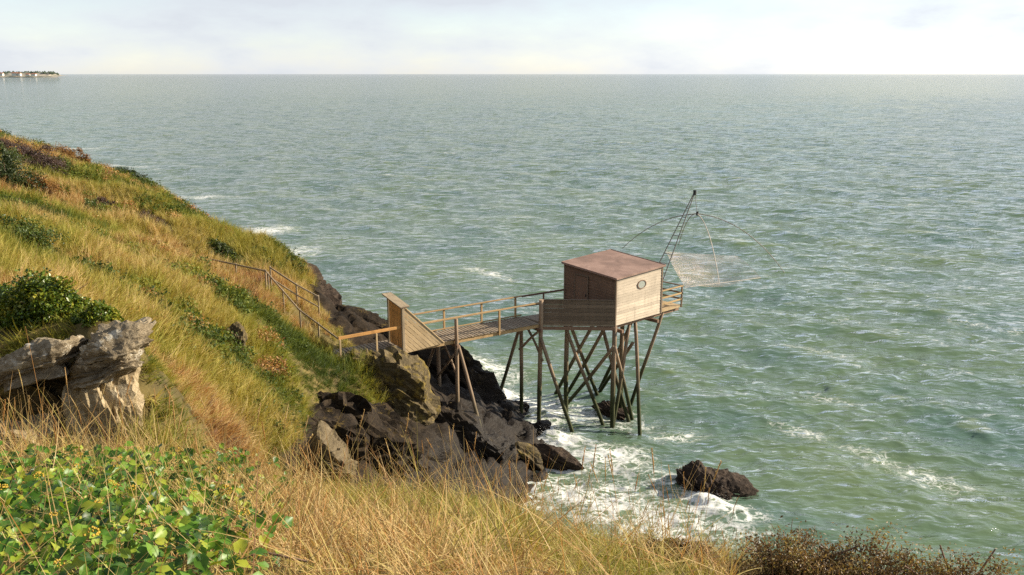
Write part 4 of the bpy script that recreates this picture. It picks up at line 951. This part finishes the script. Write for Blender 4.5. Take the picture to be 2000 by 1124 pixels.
# tall seed stalks along the brink
def stalk(seed, ln, head):
    r_ = np.random.default_rng(seed); V = []; F = []
    az = r_.uniform(0, 6.28); bend = r_.uniform(0.1, 0.5); px = py = pz = 0.0; seg = 8; pts = []
    for s in range(seg + 1):
        pts.append((px, py, pz)); a = 0.05 + bend * (s / seg) ** 2; px += math.sin(a) * math.cos(az) * ln / seg; py += math.sin(a) * math.sin(az) * ln / seg; pz += math.cos(a) * ln / seg
    for s in range(seg + 1):
        t = s / seg; w_ = 0.0014 * (1 - 0.5 * t)
        if head and t > 0.78: w_ = 0.0034 * math.sin(math.pi * min(1, (t - 0.76) / 0.26)) + 0.001
        for k_ in range(4):
            V.append((pts[s][0] + w_ * math.cos(k_ * 1.571), pts[s][1] + w_ * math.sin(k_ * 1.571), pts[s][2]))
    for s in range(seg):
        for k_ in range(4): F.append((4 * s + k_, 4 * s + (k_ + 1) % 4, 4 * s + 4 + (k_ + 1) % 4, 4 * s + 4 + k_))
    if head:
        for q in range(26):      # husks
            t = r_.uniform(0.78, 1.0); s = min(int(t * seg), seg - 1); f = t * seg - s; P = np.array(pts[s]) * (1 - f) + np.array(pts[s + 1]) * f
            a = r_.uniform(0, 6.28); d = np.array([math.cos(a) * 0.5, math.sin(a) * 0.5, 0.8]); sd_ = np.array([-math.sin(a), math.cos(a), 0]); o_ = len(V); l_ = 0.015
            V += [tuple(P - sd_ * 0.001), tuple(P + d * l_ * 0.5 - sd_ * 0.003), tuple(P + d * l_), tuple(P + d * l_ * 0.5 + sd_ * 0.003)]; F.append((o_, o_ + 1, o_ + 2, o_ + 3))
    return mesh_np('stalk', V, F, True)
C_st = source('seed_stalks', [stalk(300 + i, 0.75, i % 3 != 2) for i in range(8)], M_straw)
N = 330
x = rng.uniform(-4.2, 1.2, N); y = rng.uniform(4.2, 8.4, N); z = gsample(ZG, x, y); ok = z > 12.6
sp = [(560, 940, 8.0, 0.95), (575, 945, 8.0, 0.75), (790, 960, 7.7, 0.75), (800, 960, 7.7, 0.8), (905, 960, 7.4, 1.0), (1010, 965, 7.0, 0.9), (430, 900, 7.8, 0.7), (235, 890, 7.0, 0.95), (100, 885, 6.5, 1.3), (150, 885, 6.5, 0.9), (720, 962, 7.9, 0.7), (860, 962, 7.5, 1.0), (1375, 1090, 4.6, 0.42), (1290, 1092, 4.8, 0.4)]
sx_ = np.array([aty(a, b, c).x for a, b, c, d in sp]); sy_ = np.array([c for a, b, c, d in sp]); sz_ = gsample(ZG, sx_, sy_)
x = np.concatenate([x[ok], sx_]); y = np.concatenate([y[ok], sy_]); z = np.concatenate([z[ok], sz_]); n = len(x); n0 = n - len(sp)
scl = np.concatenate([rng.uniform(0.45, 0.95, n0), [d * 1.1 for a, b, c, d in sp]])
az = rng.uniform(0, 6.28, n)
# the thin dark stems standing up at lower right
M2 = 120; x2 = rng.uniform(0.8, 2.6, M2); y2 = rng.uniform(3.3, 4.6, M2); z2 = gsample(ZG, x2, y2)
x = np.concatenate([x, x2]); y = np.concatenate([y, y2]); z = np.concatenate([z, z2]); scl = np.concatenate([scl, rng.uniform(0.2, 0.42, M2)]); az = np.concatenate([az, rng.uniform(0, 6.28, M2)])
tint = np.concatenate([rng.uniform(0.66, 0.84, n), rng.uniform(0.84, 0.98, M2)]); n = len(x)
o = scatter('seed_stalks', np.stack([x, y, z], 1), lean_euler(np.cos(az), np.sin(az), np.abs(rng.normal(0.1, 0.16, n)), rng.uniform(0, 6.28, n)), scl, rng.integers(0, 8, n), tint, C_st)
tag(o, 'tall dry grass stalks with seed heads rising from the near cliff edge', 'grass', None, 'stuff')

# shrubs: leaves in clumps round woody stems
def shrub(name, label, base, size, nleaf, leaf, stops, seed, group=None, clumps=40, stem=True, cat='shrub', flat=0.35, gloss=0.5, trans=0.3, shell=0.75, leafw=0.5):
    r_ = np.random.default_rng(seed); base = Vector(base)
    e = empty(name, base); tag(e, label, cat, group)
    u = r_.normal(size=(clumps, 3)); u /= np.linalg.norm(u, axis=1)[:, None]; u[:, 2] = np.abs(u[:, 2])
    C = u * (shell + (1 - shell) * r_.uniform(-1.4, 0.5, clumps))[:, None] * r_.uniform(0.72, 1.12, clumps)[:, None]
    ci = r_.integers(0, clumps, nleaf); cs = r_.uniform(0.05, 0.14, clumps)
    P = C[ci] * 0.9 + np.clip(r_.normal(size=(nleaf, 3)), -1.7, 1.7) * cs[ci][:, None]
    P = P * np.array([size[0] / 2, size[1] / 2, size[2]])[None] + np.array(base)[None]
    h = gsample(ZG, P[:, 0], P[:, 1]); P[:, 2] = np.maximum(P[:, 2] + (h - base.z) * flat * 2, h + 0.01)
    nrm = r_.normal(size=(nleaf, 3)); nrm[:, 2] += 0.5; nrm /= np.linalg.norm(nrm, axis=1)[:, None]
    t = r_.normal(size=(nleaf, 3)); a = np.cross(nrm, t); a /= np.linalg.norm(a, axis=1)[:, None]; b = np.cross(nrm, a)
    ls = leaf * r_.uniform(0.6, 1.3, nleaf)[:, None]
    V = np.stack([P - a * ls * 0.5, P - b * ls * 0.5 * leafw + nrm * ls * 0.12, P + a * ls * 0.5, P + b * ls * 0.5 * leafw + nrm * ls * 0.12], 1).reshape(-1, 3)
    F = np.arange(nleaf * 4).reshape(-1, 4)
    me = mesh_np('foliage', V, F); ct = r_.uniform(0, 1, clumps)
    add_attr(me, 'tone', np.repeat(np.clip(0.55 * ct[ci] + 0.45 * r_.uniform(0, 1, nleaf), 0, 1), 4))
    key = str(stops) + str(gloss) + str(trans)
    if key not in SRC: SRC[key] = mat_leaf('leaves_%d' % len(SRC), stops, 'tone', gloss, trans, 0.4, False)
    new_obj('foliage', me, SRC[key], e)
    if stem:
        for i in range(6):
            an = r_.uniform(0, 6.28); tp = base + Vector((math.cos(an) * size[0] * 0.3, math.sin(an) * size[1] * 0.3, size[2] * r_.uniform(0.35, 0.6)))
            tube('stem', [base - UP * 0.1, base.lerp(tp, 0.5) + UP * 0.05, tp], max(0.0035, size[2] * 0.016), M_dark, e, 5, 0.004)
    return e
GORSE = [(0.1, (0.012, 0.024, 0.008)), (0.5, (0.035, 0.055, 0.014)), (0.9, (0.085, 0.105, 0.022))]
BRIGHT = [(0.1, (0.03, 0.055, 0.010)), (0.5, (0.075, 0.115, 0.016)), (0.9, (0.16, 0.18, 0.025))]
RUST = [(0.1, (0.10, 0.045, 0.018)), (0.5, (0.21, 0.105, 0.032)), (0.9, (0.33, 0.18, 0.05))]
HEATH = [(0.1, (0.028, 0.017, 0.014)), (0.5, (0.070, 0.042, 0.036)), (0.9, (0.13, 0.082, 0.062))]
IVY = [(0.05, (0.020, 0.045, 0.008)), (0.35, (0.070, 0.120, 0.014)), (0.7, (0.19, 0.22, 0.025)), (1.0, (0.36, 0.30, 0.035))]
def sh(px, py, Y, size, nleaf, leaf, stops, seed, name, label, **kw):
    q = aty(px, py, Y); return shrub(name, label, (q.x, q.y, hz(q.x, q.y) - 0.05), size, nleaf, leaf, stops, seed, **kw)
sh(18, 385, 41, (3.6, 3.0, 2.56), 7000, 0.11, GORSE, 1, 'gorse_bush', 'dark green bush at the left edge, lowest side of the purple heather')
sh(40, 330, 49, (6.5, 4.0, 1.49), 9000, 0.09, HEATH, 2, 'heather_mound', 'long purple brown heather mound near the top left of the slope')
sh(95, 345, 47, (3.5, 3.0, 1.22), 5000, 0.09, HEATH, 3, 'heather_mound', 'small purple heather mound at the lower end of the long one')
sh(85, 385, 42, (2.8, 2.4, 1.22), 5000, 0.10, RUST, 4, 'bracken_clump', 'rusty orange bracken clump right of the dark green edge bush', cat='fern')
sh(150, 345, 55, (3.5, 2.5, 1.22), 4000, 0.10, RUST, 5, 'bracken_clump', 'brown bracken clump just under the ridge of the headland', cat='fern')
sh(228, 362, 57, (4.5, 3.0, 1.22), 5000, 0.10, GORSE, 6, 'gorse_bush', 'dark gorse bush breaking the skyline of the ridge against the sea')
sh(265, 385, 55, (3.0, 2.4, 1.08), 4000, 0.10, GORSE, 7, 'gorse_bush', 'low dark gorse bush just below the ridge gorse')
sh(130, 312, 61, (3.6, 2.4, 0.94), 3000, 0.10, BRIGHT, 8, 'gorse_bush', 'small olive bush highest on the ridge line')
sh(183, 435, 42, (1.5, 1.3, 0.81), 2500, 0.10, BRIGHT, 9, 'leafy_bush', 'bright green leafy bush in the middle of the brown upper slope')
sh(205, 410, 43.5, (1.6, 1.2, 0.68), 2200, 0.08, HEATH, 10, 'heather_mound', 'small dark heather tuft above the bright green bush')
sh(290, 462, 44, (2.2, 1.8, 0.68), 3000, 0.08, HEATH, 11, 'heather_mound', 'brown heather patch right of the bright green bush')
sh(432, 508, 45.0, (2.4, 1.4, 1.08), 3500, 0.10, GORSE, 12, 'gorse_bush', 'dark green bush just above the upper handrail')
sh(425, 552, 40.0, (1.7, 1.3, 0.94), 3000, 0.09, BRIGHT, 13, 'leafy_bush', 'green bush just below the upper handrail')
sh(45, 482, 24.5, (3.6, 2.0, 0.94), 6000, 0.08, BRIGHT, 14, 'leafy_bush', 'spreading green bush below the golden grass patch at left')
sh(345, 400, 56, (2.6, 1.8, 0.68), 2500, 0.09, BRIGHT, 15, 'leafy_bush', 'low green bush on the ridge half way down to the crags')
sh(350, 600, 27.0, (0.8, 0.8, 0.40), 1200, 0.06, GORSE, 16, 'leafy_bush', 'small dark bush alone in the middle of the grassy slope')
# ivy mound over the outcrop
sh(90, 640, 15.2, (2.7, 1.6, 0.98), 15000, 0.062, IVY, 20, 'ivy_mound', 'rounded ivy mound growing on top of the pale outcrop', clumps=90, cat='ivy', gloss=0.35, leafw=0.85)
sh(10, 600, 15.6, (1.8, 1.4, 0.80), 6000, 0.062, IVY, 21, 'ivy_mound', 'ivy at the very left edge beside the rounded mound', clumps=50, cat='ivy', gloss=0.35, leafw=0.85)
sh(200, 640, 14.6, (0.9, 0.8, 0.45), 2500, 0.055, IVY, 22, 'ivy_mound', 'ivy trailing onto the right end of the outcrop cap', clumps=25, cat='ivy', gloss=0.35, leafw=0.85)
# dark heath shrubs at lower right
HEATH2 = [(0.1, (0.055, 0.036, 0.018)), (0.45, (0.16, 0.10, 0.045)), (0.72, (0.28, 0.19, 0.08)), (1.0, (0.26, 0.27, 0.06))]
for i, (a, b, Y, sz, lab) in enumerate([(1560, 1124, 3.9, (0.95, 0.55, 0.42), 'dark brown heath shrub at lower right, left half of the pair'), (1700, 1124, 3.9, (1.05, 0.55, 0.48), 'dark brown heath shrub at lower right, highest of the row'),
                                        (1880, 1124, 3.8, (1.0, 0.5, 0.55), 'low reddish heath shrub in the bottom right corner'), (1300, 1124, 4.3, (0.8, 0.45, 0.2), 'low mixed heath tuft on the brink left of the dark shrubs')]):
    q = aty(a, b, Y); q.z = hz(q.x, q.y)
    shrub('heath_shrub', lab, (q.x, q.y, q.z - 0.02), sz, 15000, 0.017, HEATH2, 50 + i, clumps=120, flat=0.5, shell=0.6)

# foreground ivy: the nearest leaves one by one
def ivy_leaf(seed):
    r_ = random.Random(seed); n = 11; V = [(0, 0, 0.0)]; F = []
    for i in range(n):
        t = i / (n - 1); an = -math.pi * 0.93 + t * math.pi * 1.86
        rad = 0.5 * (1 + 0.08 * math.cos(5 * an) * r_.uniform(0.3, 1.6)) * (1.0 + 0.12 * math.cos(an))
        rad += 0.20 * math.exp(-(an / 0.32) ** 2)
        X, Y = rad * math.cos(an), rad * math.sin(an) * 0.92
        V.append((X, Y, abs(Y) * 0.30 - 0.12 * X * X + r_.uniform(-0.02, 0.02)))
    for i in range(n - 1): F.append((0, 1 + i, 2 + i))
    # petiole
    o = len(V); V += [(0, -0.012, 0), (0, 0.012, 0), (-0.7, 0.01, -0.25), (-0.7, -0.01, -0.25)]; F.append((o, o + 1, o + 2, o + 3))
    me = bpy.data.meshes.new('leaf'); me.from_pydata(V, [], F)
    for p in me.polygons: p.use_smooth = True
    return me
k = NM('ivy_leaf')
oi = k.n('ShaderNodeObjectInfo').outputs['Random']; isl = k.n('ShaderNodeNewGeometry').outputs['Random Per Island']
fr = k.math('FRACT', k.math('ADD', oi, k.math('MULTIPLY', isl, 0.9)))
nn = k.noise(k.coord('Position'), 38, 4)
col = k.ramp(fr, [(0.0, (0.018, 0.048, 0.008)), (0.35, (0.050, 0.130, 0.012)), (0.7, (0.135, 0.245, 0.02)), (1.0, (0.30, 0.31, 0.03))])
col = k.mix(k.mrange(nn, 0.45, 0.75, 0, 0.35), col, (0.15, 0.22, 0.04))
p = k.principled(col, 0.40, k.bump(nn, 0.25, 0.004), 0.28); tr = k.n('ShaderNodeBsdfTranslucent'); k.l(k.mix(1.0, col, (1.3, 1.3, 0.5), 'MULTIPLY'), tr.inputs['Color'])
ms = k.n('ShaderNodeMixShader'); ms.inputs[0].default_value = 0.3; k.l(p.outputs[0], ms.inputs[1]); k.l(tr.outputs[0], ms.inputs[2]); M_ivy = k.finish(ms)
LM = [ivy_leaf(i) for i in range(5)]
for m_ in LM: m_.materials.append(M_ivy)
N = 17000
x = rng.uniform(-4.4, 0.2, N); y = rng.uniform(2.2, 6.6, N); g = gsample(ZG, x, y); px, py, dp = proj_np(np.stack([x, y, g + 0.12], 1))
keepm = (px > -60) & (px < 700) & (py > 908) & (py < 1200) & (rng.uniform(0, 1, N) < sstep(600, 330, px + 70 * n2(x, y, 1.5, 3, 71))) & (n2(x, y, 2.2, 2, 72) > -0.45)
x, y, g, px, py, dp = [a[keepm] for a in (x, y, g, px, py, dp)]; n = len(x)
zl = g + 0.05 + 0.20 * rng.uniform(0, 1, n) + 0.06 * n2(x, y, 2.5, 2, 73)
sz = rng.uniform(0.022, 0.052, n)
order = np.argsort(-(sz / dp) * ((px > -10) & (py < 1140)))
ivy = empty('ivy_patch', (-2.2, 3.6, hz(-2.2, 3.6))); tag(ivy, 'glossy green ivy patch filling the bottom left corner', 'ivy')
restV = []; restF = []; vo = 0
lv = [np.array([v.co[:] for v in m_.vertices]) for m_ in LM]; lf = [[tuple(p.vertices) for p in m_.polygons] for m_ in LM]
for q, i in enumerate(order):
    nd = Vector((rng.normal(0.25, 0.6), rng.normal(-0.4, 0.6), 1)).normalized()
    M = Matrix.Translation((x[i], y[i], zl[i])) @ nd.to_track_quat('Z', 'Y').to_matrix().to_4x4() @ Matrix.Rotation(rng.uniform(0, 6.28), 4, 'Z') @ Matrix.Scale(float(sz[i]), 4)
    vi = int(rng.integers(0, 5))
    if q < 300:
        o = new_obj('leaf', LM[vi], None, ivy); setw(o, M)
    else:
        W = lv[vi] @ np.array(M.to_3x3()).T + np.array(M.translation); restV.append(W); restF += [tuple(a + vo for a in f) for f in lf[vi]]; vo += len(W)
me = bpy.data.meshes.new('smaller_leaves'); me.from_pydata([tuple(v) for v in np.concatenate(restV)], [], restF)
for p_ in me.polygons: p_.use_smooth = True
o = new_obj('smaller_leaves', me, M_ivy, ivy); o['kind'] = 'stuff'
M_umb = mat_plain('ivy_flower', (0.46, 0.30, 0.03), 0.7)
ums = []
for sdv in range(3):
    bm = bmesh.new(); r_ = random.Random(sdv)
    for q in range(16):
        d = Vector((r_.gauss(0, 1), r_.gauss(0, 1), abs(r_.gauss(0, 1)) + 0.1)).normalized(); M = Matrix.Translation(d * 0.024)
        bmesh.ops.create_icosphere(bm, subdivisions=1, radius=r_.uniform(0.0035, 0.006), matrix=M)
    me = bpy.data.meshes.new('flower_cluster'); bm.to_mesh(me); bm.free(); me.materials.append(M_umb); ums.append(me)
for i in range(24):
    a = int(order[int(rng.integers(0, len(order)))]); o = new_obj('flower_cluster', ums[i % 3], None, ivy)
    setw(o, Matrix.Translation((x[a] + 0.02, y[a], g[a] + 0.24 + rng.uniform(0, 0.06))) @ Matrix.Rotation(rng.uniform(0, 6), 4, 'Z') @ Matrix.Scale(rng.uniform(0.6, 1.1), 4))
for i in range(14):
    a = int(rng.integers(0, n)); b = int(rng.integers(0, n)); A_ = Vector((x[a], y[a], g[a] + 0.05)); B_ = A_ + Vector((rng.uniform(-0.4, 0.4), rng.uniform(-0.4, 0.4), 0)); B_.z = hz(B_.x, B_.y) + 0.08
    tube('vine', [A_, A_.lerp(B_, 0.5) + UP * 0.06, B_], 0.005, M_dark, ivy, 5)

# ------------------------------------------------------------------ distant coast at the far left
CY = 4200.0
def cz(px, py): return aty(px, py, CY)
V = []; prof = [(-260, 138), (-120, 139), (0, 140), (40, 139), (95, 141), (104, 146.6), (118, 147.5)]
for px_, py_ in prof:
    a = cz(px_, py_); s0 = cz(px_, 151.3 if px_ < 100 else 147.9)
    V += [(a.x, CY - 40, -1), (a.x, CY - 10, max(4, a.z * 0.25)), (a.x, CY + 30, max(a.z * 0.8, 2.5)), (a.x * 1.02, CY + 160, max(a.z * 0.8, 2.5))]
F = [(4 * i + j, 4 * i + 4 + j, 4 * i + 5 + j, 4 * i + 1 + j) for i in range(len(prof) - 1) for j in range(3)]
me = bpy.data.meshes.new('far_coast'); me.from_pydata(V, [], F)
k = NM('far_coast'); nn = k.noise(k.coord('Position'), 0.02, 4); col = k.ramp(nn, [(0.35, (0.12, 0.13, 0.10)), (0.6, (0.42, 0.36, 0.28))])
o = new_obj('far_coast', me, k.finish(k.principled(col, 0.9))); tag(o, 'low sandy coast on the horizon at far left', None, None, 'structure')
TV = []; TF = []; r_ = np.random.default_rng(5)
for i in range(700):
    px_ = r_.uniform(-200, 96); a = cz(px_, 141); c = np.array([a.x, CY + r_.uniform(20, 110), r_.uniform(8, 18)]); s = r_.uniform(5, 11)
    d = r_.normal(size=(6, 3)); d /= np.linalg.norm(d, axis=1)[:, None]; o_ = len(TV)
    TV += [tuple(c + np.array(v) * s * np.array([1.3, 1.3, 1.0])) for v in ((1, 0, 0), (0, 1, 0), (-1, 0, 0), (0, -1, 0), (0, 0, 1.2), (0, 0, -1))]
    TF += [(o_, o_ + 1, o_ + 4), (o_ + 1, o_ + 2, o_ + 4), (o_ + 2, o_ + 3, o_ + 4), (o_ + 3, o_, o_ + 4), (o_ + 1, o_, o_ + 5), (o_ + 2, o_ + 1, o_ + 5), (o_ + 3, o_ + 2, o_ + 5), (o_, o_ + 3, o_ + 5)]
me = bpy.data.meshes.new('far_trees'); me.from_pydata(TV, [], TF)
o = new_obj('far_trees', me, mat_plain('far_tree_leaves', (0.05, 0.07, 0.045), 0.9)); tag(o, 'dark belt of trees along the far coast', 'trees', None, 'stuff')
M_wh = mat_plain('far_white_wall', (0.75, 0.72, 0.66), 0.8); M_tile = mat_plain('far_roof_tile', (0.35, 0.17, 0.11), 0.8)
for px_, wd, hh_, lab in [(8, 26, 11, 'tan house at the left end of the far coast'), (36, 22, 12, 'larger white house in the middle of the far coast'), (45, 12, 11, 'narrow white house beside the larger white one on the far coast'), (61, 14, 7, 'small pale house right of the two white ones'), (73, 18, 8, 'last pale house before the tip of the far coast')]:
    a = cz(px_, 146); b_ = Vector((a.x, CY - 30, 6)); e = empty('far_house', b_); tag(e, lab, 'house', 'houses on the far coast')
    o = new_obj('wall', box_mesh('wall', wd, 14, hh_, 0), M_wh, e); setw(o, Matrix.Translation(b_ + UP * hh_ / 2))
    me = bpy.data.meshes.new('roof'); x0, y0, z0 = wd / 2 + 1, 8, hh_
    me.from_pydata([(-x0, -y0, z0), (x0, -y0, z0), (x0, y0, z0), (-x0, y0, z0), (-x0, 0, z0 + 5), (x0, 0, z0 + 5)], [], [(0, 1, 5, 4), (2, 3, 4, 5), (0, 4, 3), (1, 2, 5)])
    o = new_obj('roof', me, M_tile, e); setw(o, Matrix.Translation(b_))

# ------------------------------------------------------------------ spray thrown up where the swell meets the rocks
r_ = np.random.default_rng(12); V = []; F = []
for (px, py, hgt, wid, num) in [(985, 778, 0.9, 0.8, 900), (1078, 858, 0.7, 0.6, 700), (940, 735, 0.8, 0.9, 600), (1380, 985, 0.45, 0.6, 450), (1045, 812, 0.6, 0.6, 450), (1345, 960, 0.35, 0.4, 250), (520, 455, 1.2, 1.6, 500)]:
    c = atz(px, py, 0)
    for i in range(num):
        t = r_.uniform(0, 1) ** 2.2; P = np.array([c.x + r_.normal(0, wid * (0.5 + 0.4 * t)), c.y + r_.normal(0, wid * 0.6), 0.08 + hgt * t]); s = r_.uniform(0.008, 0.028) * (1.25 - t)
        o_ = len(V); d = r_.normal(size=(4, 3)); d /= np.linalg.norm(d, axis=1)[:, None]; V += [tuple(P + q * s) for q in d]; F += [(o_, o_ + 1, o_ + 2), (o_, o_ + 1, o_ + 3), (o_ + 1, o_ + 2, o_ + 3), (o_, o_ + 2, o_ + 3)]
o = new_obj('spray', mesh_np('spray', V, F), mat_plain('spray_white', (0.8, 0.8, 0.78), 0.5)); tag(o, 'white spray thrown up along the rocks', 'spray', None, 'stuff')
